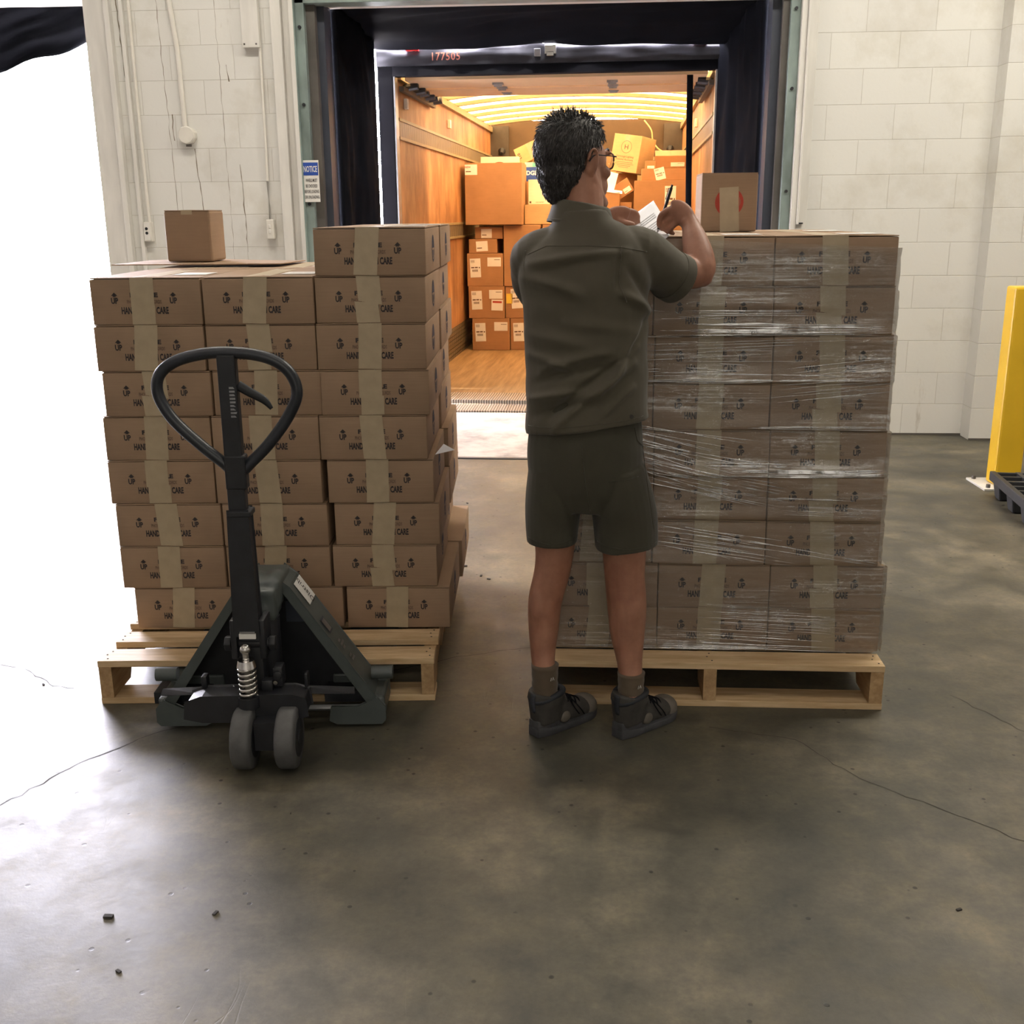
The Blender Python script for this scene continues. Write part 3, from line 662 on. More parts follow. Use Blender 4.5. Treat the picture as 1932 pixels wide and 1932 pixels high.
# ================================================================== CARTONS
BW, BD, BH = 0.331, 0.492, 0.1390
def make_marking(H):
    mb = MB(); k = H/0.139; cx = -0.005
    for x in (-0.094, 0.083):
        mb.merge(text('UP', 0.0165, 0.04, 0.75), T3(x, -0.0008, 0.072*k))
        mb.add([(x-0.0095, -0.0008, 0.0865*k), (x+0.0095, -0.0008, 0.0865*k), (x, -0.0008, 0.096*k)], [(0, 1, 2)])
        mb.add([(x-0.0045, -0.0008, 0.0835*k), (x+0.0045, -0.0008, 0.0835*k), (x+0.0045, -0.0008, 0.0865*k), (x-0.0045, -0.0008, 0.0865*k)], [(0, 1, 2, 3)])
    for s, h, z, wd, bo in (('FRAGILE', 0.0125, 0.0885, 0.084, 0.045), ('HANDLE WITH CARE', 0.0190, 0.043, 0.142, 0.042)):
        tx = text(s, h, bo); q = wd/twidth(tx); mb.merge(tx, T3(cx, -0.0008, z*k) @ Matrix.Diagonal((q, 1, 1, 1)))
    m1 = mb.mesh('printed_marking'); m1.materials.append(MT['ink'])
    tx = text('PHONOGRAPH RECORDS', 0.0105, 0.02); q = 0.104/twidth(tx)
    mb = MB(); mb.merge(tx, T3(cx, -0.0008, 0.0685*k) @ Matrix.Diagonal((q, 1, 1, 1))); m2 = mb.mesh('printed_marking'); m2.materials.append(MT['inkfaint'])
    return m1, m2
def make_emblem():
    mb = MB(); n = 28; r = 0.042; cz = 0.070; x = BW/2+0.0007
    # ring with a broken pale figure inside
    for i in range(n):
        a0, a1 = 2*math.pi*i/n, 2*math.pi*(i+1)/n; ri = 0.0335
        mb.add([(x, r*math.cos(a0), cz+r*math.sin(a0)), (x, r*math.cos(a1), cz+r*math.sin(a1)), (x, ri*math.cos(a1), cz+ri*math.sin(a1)), (x, ri*math.cos(a0), cz+ri*math.sin(a0))], [(0, 1, 2, 3)])
    top = [(x, 0.034*math.cos(a), cz+0.034*math.sin(a)) for a in [math.pi*(0.02+0.96*i/12) for i in range(13)]]
    mb.add(top, [tuple(range(13))])
    mb.add([(x, -0.026, cz-0.004), (x, -0.006, cz-0.004), (x, 0.008, cz-0.026), (x, -0.008, cz-0.030)], [(0, 1, 2, 3)])
    mb.add([(x, 0.010, cz-0.004), (x, 0.028, cz-0.004), (x, 0.022, cz-0.022), (x, 0.014, cz-0.020)], [(0, 1, 2, 3)])
    mb.v = [(a, b+BD/2, c) for a, b, c in mb.v]; me = mb.mesh('printed_emblem'); me.materials.append(MT['inkblue']); return me
def carton_meshes(H):
    M = {}
    w, d = BW/2, BD
    for key, mt in (('a', 'card'), ('b', 'card')):
        mb = MB().bb(-w, w, 0, d, 0, H-0.005); m = mb.mesh('body', bevel=0.0028); m.materials.append(MT[mt]); m.shade_smooth(); m.set_sharp_from_angle(angle=R(50)); M['body'+key] = m
    fm = []
    for s in (-1, 1):
        x0, x1 = (-w+0.0005, -0.0012) if s < 0 else (0.0012, w-0.0005)
        def top(u, v, x0=x0, x1=x1, s=s):
            x = x0+(x1-x0)*u; e = (abs(x)/w)
            return Vector((x, 0.0008+(d-0.0016)*v, H-0.0035+0.0016*(1-e)*abs(2*v-1)))
        mb = MB(); mb.grid(top, 6, 6); k = len(mb.v)
        mb.grid(lambda u, v: top(u, v)+Vector((0, 0, 0.0028)), 6, 6); n = 6
        for ids in ([j for j in range(n)], [(n-1)*n+j for j in range(n)], [j*n for j in range(n)], [j*n+n-1 for j in range(n)]):
            for a_, b_ in zip(ids, ids[1:]): mb.f.append((a_, b_, b_+k, a_+k))
        m = mb.mesh('flap'); m.materials.append(MT['card']); fm.append(m)
    M['flaps'] = fm
    tapes = []
    for i in range(6):
        r = random.Random(40+i); c = -0.004+r.uniform(-0.010, 0.010); hw = 0.0352; sh = r.uniform(-0.012, 0.012) if i % 2 else 0; sp = H*r.uniform(0.35, 0.6); lean = r.uniform(-0.006, 0.006)
        e = 0.0012
        mb = MB()
        mb.box((c, d/2, H-0.0002+0.0003), (2*hw, d+2*e, 0.0006))
        zt = H+0.0003
        if sh:
            mb.add([(c-hw, -e, zt), (c+hw, -e, zt), (c+hw+lean, -e, sp), (c-hw+lean, -e, sp-0.006*(i-3))], [(0, 1, 2, 3)])
            mb.add([(c-hw+sh, -e-0.0004, sp+0.01), (c+hw+sh, -e-0.0004, sp+0.006), (c+hw+sh+lean, -e-0.0004, 0.002), (c-hw+sh+lean, -e-0.0004, 0.001)], [(0, 1, 2, 3)])
        else:
            mb.add([(c-hw, -e, zt), (c+hw, -e, zt), (c+hw+lean*2, -e, 0.001), (c-hw+lean*2, -e, 0.003)], [(0, 1, 2, 3)])
        m = mb.mesh('tape_strip'); m.materials.append(MT['tape']); tapes.append(m)
    M['tapes'] = tapes; M['mark'] = make_marking(H)
    return M
EMB = make_emblem()
lab = MB().bb(0.03, 0.125, 0.10, 0.24, 0, 0.0004)
CM = {'L': carton_meshes(0.1390), 'R': carton_meshes(0.1358)}
def place_carton(kind, P, rz, label, group, mark=True, emblem=True, tape=0, toplabel=False):
    M = CM[kind]; H = 0.1390 if kind == 'L' else 0.1358
    t = thing('carton', label, 'box', P, rz, group)
    ob('body', M['bodya'], None, t)
    for m in M['flaps']: ob('flap', m, None, t)
    ob('tape_strip', M['tapes'][tape % 6], None, t)
    if mark:
        for m in M['mark']: ob('printed_marking', m, None, t)
    if emblem: ob('printed_emblem', EMB, None, t)
    if toplabel:
        o = MB().bb(0.045, 0.15, 0.12, 0.25, H+0.0008, H+0.0014).build('shipping_label', MT['paper'], t)
    return t
ORD = ['bottom', 'second', 'third', 'fourth', 'fifth', 'sixth', 'seventh', 'eighth', 'ninth']
SA = R(3.2); su = Vector((math.cos(SA), math.sin(SA), 0)); sv = Vector((-math.sin(SA), math.cos(SA), 0)); S0 = Vector((-1.487, 3.180, 0))
c1 = [.043, .012, .012, 0, .0, .014, .005, .007]; c3 = [.728, .690, .702, .687, .671, .682, .676, .679, .683]
r2 = [.012, -.012, .0, .012, .006, -.012, .008, -.004, .006]
colname = ['left', 'middle', 'right']
for L in range(9):
    for row in range(2):
        for c in range(3):
            if L == 8 and c != 2: continue
            x0 = c3[L] if c == 2 else c1[L]+0.337*c*(1.0 if L else 1.01)
            if row: x0 = x0 + (r2[L] if c == 2 else 0.008*math.sin(L*3+c))
            vv = (0.0 if not row else BD+0.012) + 0.004*math.sin(L*5+c*2)
            P = S0 + su*(x0+BW/2) + sv*vv; P.z = 0.1409+L*0.1394
            lab_ = f'unwrapped brown carton, {ORD[L]} layer, {colname[c]} column of the {"front" if not row else "back"} row beside the doorway'
            if L == 8: lab_ = 'brown taped carton alone on top of the unwrapped stack, ' + ('nearest the camera' if not row else 'behind the nearer one')
            if not row and L in (4,) and c == 2: pass
            place_carton('L', P, SA + R(0.35*math.sin(L*7+c*3+row)), lab_, 'unwrapped cartons on the left pallet', mark=(row == 0), emblem=(c == 2), tape=(L*5+c*7+row) % 6, toplabel=(L >= 7))
rx = [.89, .889, .869, .868, .866, .860, .861, .854, .850]
for L in range(9):
    for row in range(2):
        for c in range(3):
            x1 = rx[L] - (2-c)*0.3335; P = Vector((x1-BW/2, 3.098+0.003*math.sin(L*4+c*2)+row*(BD+0.008), 0.1409+L*0.1361))
            lab_ = f'film-wrapped carton, {ORD[L]} layer, {colname[c]} column of the {"front" if not row else "back"} row behind the man'
            place_carton('R', P, R(0.15*math.sin(L*7+c*3+row)), lab_, 'cartons wrapped in film on the right pallet', mark=(row == 0), emblem=False, tape=(L*3+c*5+row) % 6, toplabel=(L == 8))

def simple_carton(name, label, P, size, rot=0.0, m='card2', group=None, parts=(), flap=True, cat='box', bev=0.004, parent=None):
    """P = front bottom centre; front faces -Y"""
    w, d, h = size
    t = thing(name, label, cat, P, rot, group)
    MB().bb(-w/2, w/2, 0, d, 0, h).build('body', MT[m], t, bevel=bev)
    if flap:
        for a, b in ((-w/2+0.001, -0.0015), (0.0015, w/2-0.001)): MB().bb(a, b, 0.001, d-0.001, h-0.001, h+0.002).build('flap', MT[m], t)
    for p in parts:
        kind, u0, u1, v0, v1 = p[:5]; ang = p[5] if len(p) > 5 else 0
        if kind == 'tape':
            MB().bb(u0, u1, -0.0012, 0.0, v0, v1).bb(u0, u1, -0.0012, d, h+0.002, h+0.0028).build('tape_strip', MT['tape'], t); continue
        cx, cz = (u0+u1)/2, (v0+v1)/2; hw, hh = (u1-u0)/2, (v1-v0)/2; rm = Matrix.Translation((cx, 0, cz)) @ Matrix.Rotation(ang, 4, 'Y')
        pm = MT['yellowpaper'] if kind == 'yellow' else MT['paper']
        o = MB().merge(MB().bb(-hw, hw, -0.0018, -0.0004, -hh, hh), rm).build('shipping_label' if kind != 'yellow' else 'paper_tag', pm, t)
        mb = MB(); y = -0.0024
        def bar(a, b, z0, z1): mb.merge(MB().add([(a, y, z0), (b, y, z0), (b, y, z1), (a, y, z1)], [(0, 1, 2, 3)]), rm)
        if kind == 'tall':
            for q in range(3): bar(-hw*0.85, -hw*0.1, hh*(0.78-q*0.10), hh*(0.82-q*0.10))
            bar(-hw*0.8, -hw*0.2, -hh*0.02, hh*0.12); bar(-hw*0.1, hw*0.45, -hh*0.02, hh*0.12); bar(hw*0.62, hw*0.86, -hh*0.04, hh*0.10)
            for q in range(12): bar(-hw*0.6+q*hw*0.09, -hw*0.6+q*hw*0.09+hw*(0.05 if q % 3 else 0.07), -hh*0.40, -hh*0.16)
        elif kind == 'wide':
            bar(hw*0.0, hw*0.85, hh*0.45, hh*0.58)
        elif kind == 'slip':
            bar(-hw*0.85, hw*0.0, -hh*0.45, -hh*0.25)
        if mb.v: mb.build('printed_text', MT['inkfaint'], o)
        if kind == 'red':
            MB().merge(MB().add([(-hw*.8, y, hh*.4), (hw*.8, y, hh*.4), (hw*.8, y, hh*.75), (-hw*.8, y, hh*.75)], [(0, 1, 2, 3)]), rm).build('printed_band', MT['inkred'], o)
    return t
# items on top of the stacks
sx_ = S0 + su*0.27 + sv*0.76
t = simple_carton('carton', 'small plain brown box alone on the left end of the unwrapped stack', (-1.440, 3.93, 1.2715), (0.168, 0.17, 0.178), SA+R(-1), 'card', parts=(), flap=False, bev=0.008)
for a, b in ((-0.081, -0.002), (0.002, 0.081)): MB().bb(a, b, 0.002, 0.168, 0.177, 0.180).build('flap', MT['card'], t)
MB().bb(-0.02, 0.02, -0.001, 0.171, 0.1802, 0.1808).bb(-0.02, 0.02, -0.0012, 0, 0.165, 0.1805).build('tape_strip', MT['tape'], t)
mb = MB().grid(lambda u, v: Vector((-1.68+0.60*u, 3.80+0.36*v+0.02*u, 1.2610+0.0035+0.004*math.sin(u*5)*v)), 14, 8); k = len(mb.v)
mb.grid(lambda u, v: Vector((-1.68+0.60*u, 3.80+0.36*v+0.02*u, 1.2645+0.0035+0.004*math.sin(u*5)*v)), 14, 8)
for ids in ([j for j in range(14)], [7*14+j for j in range(14)], [j*14 for j in range(8)], [j*14+13 for j in range(8)]):
    for a_, b_ in zip(ids, ids[1:]): mb.f.append((a_, b_, b_+k, a_+k))
tag(mb.build('cardboard_sheet', MT['card']), 'loose flat cardboard sheet under the small box on the unwrapped stack', 'cardboard')
t = simple_carton('carton', 'brown box with red ring print on top of the film-wrapped stack', (0.462, 3.70, 1.3670), (0.182, 0.18, 0.183), R(0.5), 'card', flap=False, bev=0.005)
for a, b in ((-0.0895, -0.001), (0.001, 0.0895)): MB().bb(a, b, 0.002, 0.178, 0.182, 0.185).build('flap', MT['card'], t)
mb = MB(); n = 40
for i in range(n):
    a0, a1 = 2*math.pi*i/n, 2*math.pi*(i+1)/n; ro, ri = 0.046, 0.036
    mb.add([(ro*math.cos(a0), -0.0006, 0.093+ro*math.sin(a0)), (ro*math.cos(a1), -0.0006, 0.093+ro*math.sin(a1)), (ri*math.cos(a1), -0.0006, 0.093+ri*math.sin(a1)), (ri*math.cos(a0), -0.0006, 0.093+ri*math.sin(a0))], [(0, 1, 2, 3)])
for x in (-0.031, 0.026): mb.add([(x-0.008, -0.0006, 0.072), (x+0.008, -0.0006, 0.072), (x+0.006, -0.0006, 0.112), (x-0.006, -0.0006, 0.112)], [(0, 1, 2, 3)])
mb.build('printed_ring', MT['inkred'], t)
MB().merge(MB().bb(-0.031, 0.031, -0.0014, -0.0008, -0.070, 0.070), Matrix.Translation((0.001, 0, 0.070)) @ Matrix.Rotation(R(-3), 4, 'Y')).build('tape_strip', MT['tape'], t)
# torn white paper on the left stack's side
tag(MB().add([(0, 0, 0), (0.055, 0.05, 0.004), (0.02, 0.055, 0.022), (0, 0, -0.001), (0.055, 0.05, 0.003), (0.02, 0.055, 0.021)], [(0, 1, 2), (5, 4, 3), (0, 3, 4, 1), (1, 4, 5, 2), (2, 5, 3, 0)]).build('paper_scrap', MT['paperw']), 'white torn paper corner sticking out between unwrapped cartons', 'paper').location = (-0.468, 3.27, 0.706)

# ------------------------------------------------------------------ cargo inside the trailer
G = 'cartons in the pile inside the trailer'
def cargo(label, x0, x1, z0, z1, Y, d=0.45, m='card2', parts=(), rot=TA, **k):
    w = x1-x0
    return simple_carton('carton', label, ((x0+x1)/2, Y, z0), (w, d, z1-z0), rot, m, G, parts, **k)
FZ = 0.0515
LB = lambda w: [('tall', -w/2+0.03, -w/2+0.14, 0.09, 0.28, R(-2)), ('wide', w/2-0.16, w/2-0.02, 0.20, 0.29, 0)]
cargo('trailer carton on the floor at left, two white labels on its front', -1.190, -0.798, FZ, 0.378, 11.3, parts=LB(0.39))
cargo('trailer carton on the floor, second from the left, half behind the man', -0.790, -0.400, FZ, 0.378, 11.31, parts=LB(0.39))
cargo('trailer carton with a red-topped slip and two white labels at left', -1.222, -0.848, 0.381, 0.705, 11.3, parts=LB(0.374)+[('red', 0.05, 0.17, 0.08, 0.19, R(2))])
cargo('trailer carton with a small yellow tag beside its white label', -0.840, -0.47, 0.381, 0.705, 11.31, parts=[('tall', -0.125, -0.01, 0.10, 0.30, R(-4)), ('yellow', -0.175, -0.11, 0.15, 0.25)])
cargo('trailer carton with two white labels below the two shallow cartons', -1.232, -0.86, 0.708, 1.035, 11.3, parts=LB(0.37))
cargo('upper shallow trailer carton with a white slip, under the big plain one', -1.148, -0.862, 1.181, 1.296, 11.34, parts=[('slip', -0.08, 0.03, 0.01, 0.10)])
cargo('lower shallow trailer carton with a white slip at the left wall', -1.212, -0.922, 1.04, 1.178, 11.32, parts=[('slip', -0.07, 0.05, 0.02, 0.12, R(-3))])
cargo('tall plain trailer carton mostly hidden behind the man', -0.852, -0.48, 0.708, 1.315, 11.3)
t = cargo('big plain brown trailer carton with a small label in its top corner', -1.235, -0.66, 1.322, 1.918, 11.25, d=0.50, parts=[('slip', -0.285, -0.16, 0.485, 0.585)])
mb = MB(); mb.merge(text('NEW', 0.018, 0.02), T3(-0.255, -0.003, 0.56)); mb.build('printed_mark', MT['inkred'], t)
t = cargo('pale trailer carton lying behind the big plain one with a red arc', -1.13, -0.73, 1.80, 2.005, 11.86, m='cardw', d=0.35)
mb = MB(); n = 24
for i in range(n):
    a0, a1 = math.pi*i/n, math.pi*(i+1)/n; mb.add([(0.0, -0.0012, 0.115), (0.075*math.cos(a0), -0.0012, 0.115+0.04*math.sin(a0)), (0.075*math.cos(a1), -0.0012, 0.115+0.04*math.sin(a1))], [(0, 1, 2)])
mb.build('printed_arc', MT['inkred'], t)
cargo('trailer carton hidden under the pale one against the left wall', -1.16, -0.66, 1.30, 1.797, 11.86, m='card3', d=0.35)
cargo('trailer carton at the base of the second rank on the left', -1.16, -0.60, 0.70, 1.297, 11.86, m='card2', d=0.4)
cargo('trailer carton on the floor in the second rank on the left', -1.16, -0.60, FZ, 0.697, 11.86, m='card2', d=0.4)
cargo('brown trailer carton just left of the man\'s collar', -0.645, -0.25, 1.322, 1.515, 11.45, m='card3', d=0.4)
cargo('trailer carton under the one by the man\'s collar', -0.46, 0.02, 0.66, 1.316, 11.4, m='card2', d=0.45)
cargo('trailer carton on the floor behind the man, centre', -0.39, 0.1, FZ, 0.655, 11.4, m='card2', d=0.45)
t = cargo('pale yellowish carton with small black print beside the big plain one', -0.615, -0.40, 1.520, 1.765, 11.62, m='cardw', d=0.18)
MB().add([(-0.095, -0.0015, 0.012), (-0.075, -0.0015, 0.012), (-0.075, -0.0015, 0.032), (-0.095, -0.0015, 0.032)], [(0, 1, 2, 3)]).merge(text('BOOKS AND PRINTS', 0.012, 0.01, 0.55), T3(0.015, -0.0015, 0.022)).build('printed_mark', MT['inkfaint'], t)
t = simple_carton('carton', 'blue and white printed carton left of the man\'s head', (-0.50, 11.95, 1.76), (0.34, 0.22, 0.19), TA, 'cardw', G)
MB().bb(-0.171, 0.171, -0.002, -0.0005, 0.0, 0.145).build('blue_panel', MT['blue'], t)
MB().bb(-0.09, 0.05, -0.002, -0.0005, 0.147, 0.188).build('teal_panel', MT['teal'], t)
mb = MB(); mb.merge(text('DGD', 0.042, 0.03), T3(-0.085, -0.003, 0.085)); mb.build('printed_mark', MT['paperw'], t)
cargo('trailer carton under the blue and white one', -0.66, -0.28, 1.10, 1.757, 11.95, m='card2', d=0.3)
cargo('lower trailer carton of the rank behind the blue and white one', -0.58, -0.20, FZ, 1.097, 11.95, m='card2', d=0.3)
t = simple_carton('carton', 'tilted brown carton with pale tape leaning left of the man\'s head', (-0.585, 12.0, 1.985), (0.30, 0.24, 0.17), (0, R(-24), TA), 'card3', G, [('tape', -0.01, 0.055, 0.005, 0.17)])
mb = MB(); mb.merge(text('012', 0.030, 0.02), Matrix.Translation((-0.115, -0.002, 0.085)) @ Matrix.Rotation(R(90), 4, 'Y')); mb.build('printed_mark', MT['ink'], t)
# right side of the pile
t = cargo('large brown carton with long label and handling symbol right of the man', 0.462, 1.0, 1.322, 1.735, 11.25, d=0.5, parts=[('tall', 0.035, 0.145, 0.10, 0.36)])
MB().cyl((0.215, -0.0012, 0.12), (0.215, -0.0002, 0.12), 0.017, 14).bb(0.211, 0.219, -0.0012, -0.0002, 0.13, 0.20).build('printed_symbol', MT['ink'], t)
cargo('trailer carton under the large one on the right', 0.45, 1.0, 0.70, 1.318, 11.25, d=0.5)
cargo('trailer carton on the floor at the right wall', 0.45, 1.0, FZ, 0.697, 11.25, d=0.5)
t = cargo('small brown carton at the lower left of the large right one', 0.335, 0.455, 1.42, 1.532, 11.6, d=0.2)
MB().cyl((0.035, -0.002, 0.04), (0.035, -0.0008, 0.04), 0.02, 14).build('printed_mark', MT['ink'], t)
cargo('plain brown carton just right of the man\'s jaw', 0.19, 0.33, 1.42, 1.628, 11.55, d=0.3)
cargo('wide brown carton under the two small ones beside the man\'s jaw', 0.06, 0.44, 0.75, 1.418, 11.5, d=0.4)
cargo('floor carton under the wide one beside the man', 0.12, 0.44, FZ, 0.747, 11.5, d=0.4)
cargo('shallow brown carton with a tilted label on the large right one', 0.535, 1.0, 1.738, 1.850, 11.32, d=0.38, parts=[('tall', -0.10, 0.0, 0.005, 0.12, R(-14))])
t = simple_carton('carton', 'tilted brown carton with raised flap leaning on the large right one', (0.40, 11.75, 1.60), (0.20, 0.22, 0.15), (0, R(-32), TA), 'card2', G, [('slip', 0.0, 0.08, 0.02, 0.07)])
cargo('square brown carton behind the tilted one with the raised flap', 0.30, 0.525, 1.64, 1.835, 12.05, m='card2', d=0.25)
cargo('trailer carton supporting the square one', 0.30, 0.64, 1.0, 1.637, 12.05, m='card2', d=0.45)
cargo('bottom trailer carton of the third rank on the right', 0.30, 0.64, FZ, 0.997, 12.05, m='card2', d=0.45)
cargo('brown carton with lit top and wide label against the right wall', 0.69, 1.01, 1.865, 1.99, 11.72, d=0.30, rot=Euler((R(13), 0, TA)), parts=[('wide', 0.0, 0.14, 0.02, 0.06)])
cargo('trailer carton under the lit-topped one against the right wall', 0.68, 1.00, 0.9, 1.85, 11.80, d=0.42)
cargo('floor trailer carton in the second rank on the right', 0.68, 1.00, FZ, 0.897, 11.80, d=0.42)
cargo('tiny brown carton wedged left of the lit-topped one', 0.575, 0.68, 1.853, 1.93, 11.45, d=0.16, parts=[('slip', -0.03, 0.04, 0.0, 0.03)])
cargo('dark brown long carton at the very back right of the trailer', 0.74, 1.03, 1.60, 2.075, 12.5, d=0.5)
cargo('trailer carton under the long one at the very back', 0.70, 1.02, FZ, 1.597, 12.5, d=0.5)
t = simple_carton('carton', 'large tilted carton with round emblem high on the trailer pile', (0.36, 11.85, 1.842), (0.325, 0.33, 0.37), Euler((R(-4), R(8), R(-30))), 'card3', G, [('tape', -0.03, 0.03, 0.30, 0.37)])
mb = MB(); n = 30
for i in range(n):
    a0, a1 = 2*math.pi*i/n, 2*math.pi*(i+1)/n; ro, ri = 0.062, 0.058
    mb.add([(-0.0+ro*math.cos(a0), -0.0015, 0.25+ro*math.sin(a0)), (ro*math.cos(a1), -0.0015, 0.25+ro*math.sin(a1)), (ri*math.cos(a1), -0.0015, 0.25+ri*math.sin(a1)), (ri*math.cos(a0), -0.0015, 0.25+ri*math.sin(a0))], [(0, 1, 2, 3)])
mb.merge(text('H', 0.045, 0.02, 1.1), T3(0, -0.0015, 0.25))
mb.merge(text('Hermitage Lighting', 0.020, 0.0, 0.95), T3(0, -0.0015, 0.155)).merge(text('National Accounts', 0.020, 0.0, 0.95), T3(0, -0.0015, 0.125))
for q, ww in enumerate((0.10, 0.115, 0.08, 0.06)): mb.add([(-ww, -0.0015, 0.095-q*0.017), (ww, -0.0015, 0.095-q*0.017), (ww, -0.0015, 0.099-q*0.017), (-ww, -0.0015, 0.099-q*0.017)], [(0, 1, 2, 3)])
mb.build('printed_emblem', MT['inkfaint'], t)
simple_carton('carton', 'brown carton corner leaning left of the tilted emblem carton', (0.20, 12.25, 1.86), (0.20, 0.2, 0.2), (0, R(30), TA), 'card3', G)
cargo('trailer carton under the leaning corner carton', -0.02, 0.28, 1.0, 1.83, 12.3, m='card2', d=0.3)
cargo('floor trailer carton under the leaning corner carton', -0.04, 0.28, FZ, 0.997, 12.3, m='card2', d=0.3)
# loose white papers
def paper(name, label, c, size, rot, m='paperw', cat='paper', th=0.0015):
    return tag(MB().box((0, 0, 0), (size[0], th, size[1])).build(name, MT[m]), label, cat), c, rot
for lb, c, s, r in (('bright white envelope standing on the trailer pile right of the glasses', (0.215, 11.62, 1.74), (0.15, 0.20), (R(-12), R(14), R(-4))),
                    ('second white envelope lying flat on the cartons beside the jaw', (0.27, 11.60, 1.642), (0.17, 0.12), (R(-75), R(8), 0))):
    o, _, _ = paper('envelope', lb, c, s, r, cat='envelope'); o.location = c; o.rotation_euler = r

# ================================================================== STRETCH FILM
def film_mat():
    m = bpy.data.materials.new('clear_stretch_film'); m.use_nodes = True; nt = m.node_tree; nt.nodes.clear()
    out = node(nt, 'ShaderNodeOutputMaterial'); tr_n = node(nt, 'ShaderNodeBsdfTransparent'); gl = node(nt, 'ShaderNodeBsdfGlossy'); df = node(nt, 'ShaderNodeBsdfDiffuse')
    gl.inputs['Roughness'].default_value = 0.06; df.inputs['Color'].default_value = (0.8, 0.8, 0.82, 1)
    tr_n.inputs['Color'].default_value = (0.95, 0.96, 0.96, 1)
    st = ntex(nt, coords(nt, (1.6, 1.6, 70)), 2.0, 5, 0.7); st2 = ntex(nt, coords(nt, (4, 4, 160), (0, R(9), 0)), 2.0, 4, 0.7)
    cr = ntex(nt, coords(nt, (26, 26, 60)), 1.6, 4, 0.7); big = ntex(nt, coords(nt, (2, 2, 7)), 1.5, 3)
    h = mixc(nt, 0.5, mixc(nt, 0.5, st, st2), cr)
    bn = node(nt, 'ShaderNodeBump'); bn.inputs['Strength'].default_value = 1.0; bn.inputs['Distance'].default_value = 0.0035
    nt.links.new(h, bn.inputs['Height']); nt.links.new(bn.outputs[0], gl.inputs['Normal'])
    g2 = mixc(nt, 0.5, ramp(nt, st, [(0.46, (0, 0, 0)), (0.72, (1, 1, 1))]), ramp(nt, cr, [(0.50, (0, 0, 0)), (0.75, (1, 1, 1))]))
    g3 = mixc(nt, 1.0, g2, ramp(nt, big, [(0.44, (0.06, 0.06, 0.06)), (0.62, (1, 1, 1))]), 'MULTIPLY')
    lw_ = node(nt, 'ShaderNodeLayerWeight'); lw_.inputs['Blend'].default_value = 0.25
    ma = node(nt, 'ShaderNodeMath', operation='MULTIPLY_ADD'); nt.links.new(g3, ma.inputs[0]); ma.inputs[1].default_value = 0.95
    mb_ = node(nt, 'ShaderNodeMath', operation='MULTIPLY_ADD'); nt.links.new(lw_.outputs['Fresnel'], mb_.inputs[0]); mb_.inputs[1].default_value = 0.6; mb_.inputs[2].default_value = 0.06
    nt.links.new(mb_.outputs[0], ma.inputs[2])
    m1 = node(nt, 'ShaderNodeMixShader'); nt.links.new(ma.outputs[0], m1.inputs[0]); nt.links.new(tr_n.outputs[0], m1.inputs[1]); nt.links.new(gl.outputs[0], m1.inputs[2])
    m2 = node(nt, 'ShaderNodeMixShader'); mm = node(nt, 'ShaderNodeMath', operation='MULTIPLY_ADD'); nt.links.new(g3, mm.inputs[0]); mm.inputs[1].default_value = 0.14; mm.inputs[2].default_value = 0.015
    nt.links.new(mm.outputs[0], m2.inputs[0]); nt.links.new(m1.outputs[0], m2.inputs[1]); nt.links.new(df.outputs[0], m2.inputs[2])
    nt.links.new(m2.outputs[0], out.inputs[0]); return m
MT['film'] = film_mat()
FX0, FX1, FY0, FY1 = -0.128, 0.862, 3.088, 4.10
def right_edge(z):
    L = min(8, max(0, (z-0.1409)/0.1361)); i = int(L); return rx[i]+0.005
def ledge(z, x):
    """outward bulge of film just above the layer seams"""
    o = 0
    for zs, x0, x1, a in ((1.096, -0.2, 0.86, 0.032), (0.963, -0.2, 0.9, 0.020), (0.690, 0.15, 0.9, 0.032), (0.555, 0.0, 0.9, 0.006), (0.826, 0.3, 0.9, 0.008), (0.276, 0.6, 0.95, 0.010), (1.17, 0.2, 0.7, 0.008), (0.42, 0.0, 0.9, 0.006)):
        m_ = max(0, min(1, (x-x0)/0.15))*max(0, min(1, (x1-x)/0.06+0.3))
        d_ = z-(zs+0.004*math.sin(x*7+zs*20))
        if -0.006 < d_ < 0.045: o += a*m_*(1-abs((d_-0.004)/0.041) if d_ > 0.004 else (d_+0.006)/0.010)
    return o
def film_pt(s, z):
    x1 = right_edge(z); wx, wy = x1-FX0, FY1-FY0; per = 2*(wx+wy); a = s*per
    r = Vector((0, 0))
    if a < wx: x, y, nx, ny = FX0+a, FY0, 0, -1
    elif a < wx+wy: x, y, nx, ny = x1, FY0+(a-wx), 1, 0
    elif a < 2*wx+wy: x, y, nx, ny = x1-(a-wx-wy), FY1, 0, 1
    else: x, y, nx, ny = FX0, FY1-(a-2*wx-wy), -1, 0
    o = ledge(z, x) if ny == -1 else 0.004
    wv_ = 0.0022*noise.noise(Vector((x*3, y*3, z*26))) + 0.0016*noise.noise(Vector((x*8+z*9, y*8, z*60))) + 0.001*math.sin((z+x*0.22)*160)*max(0, noise.noise(Vector((x*2, z*4, 3.3))))
    o += wv_
    return Vector((x+nx*o, y+ny*o, z))
mb = MB(); NU, NV = 360, 260; zt_ = lambda a: 1.335
vs = []; fs = []
for j in range(NV):
    for i in range(NU):
        s = i/NU; z0 = 0.1395; z1 = 1.360
        zz = z0+(z1-z0)*j/(NV-1); p = film_pt(s, zz)
        if s < 0.26: p.z += -0.045*max(0, (s/0.26-0.35))*max(0, (zz-1.1)/0.245)
        vs.append(p)
for j in range(NV-1):
    for i in range(NU): fs.append((j*NU+i, j*NU+(i+1) % NU, (j+1)*NU+(i+1) % NU, (j+1)*NU+i))
mb.add(vs, fs); film = mb.build('stretch_film', MT['film'], None, smooth=True)
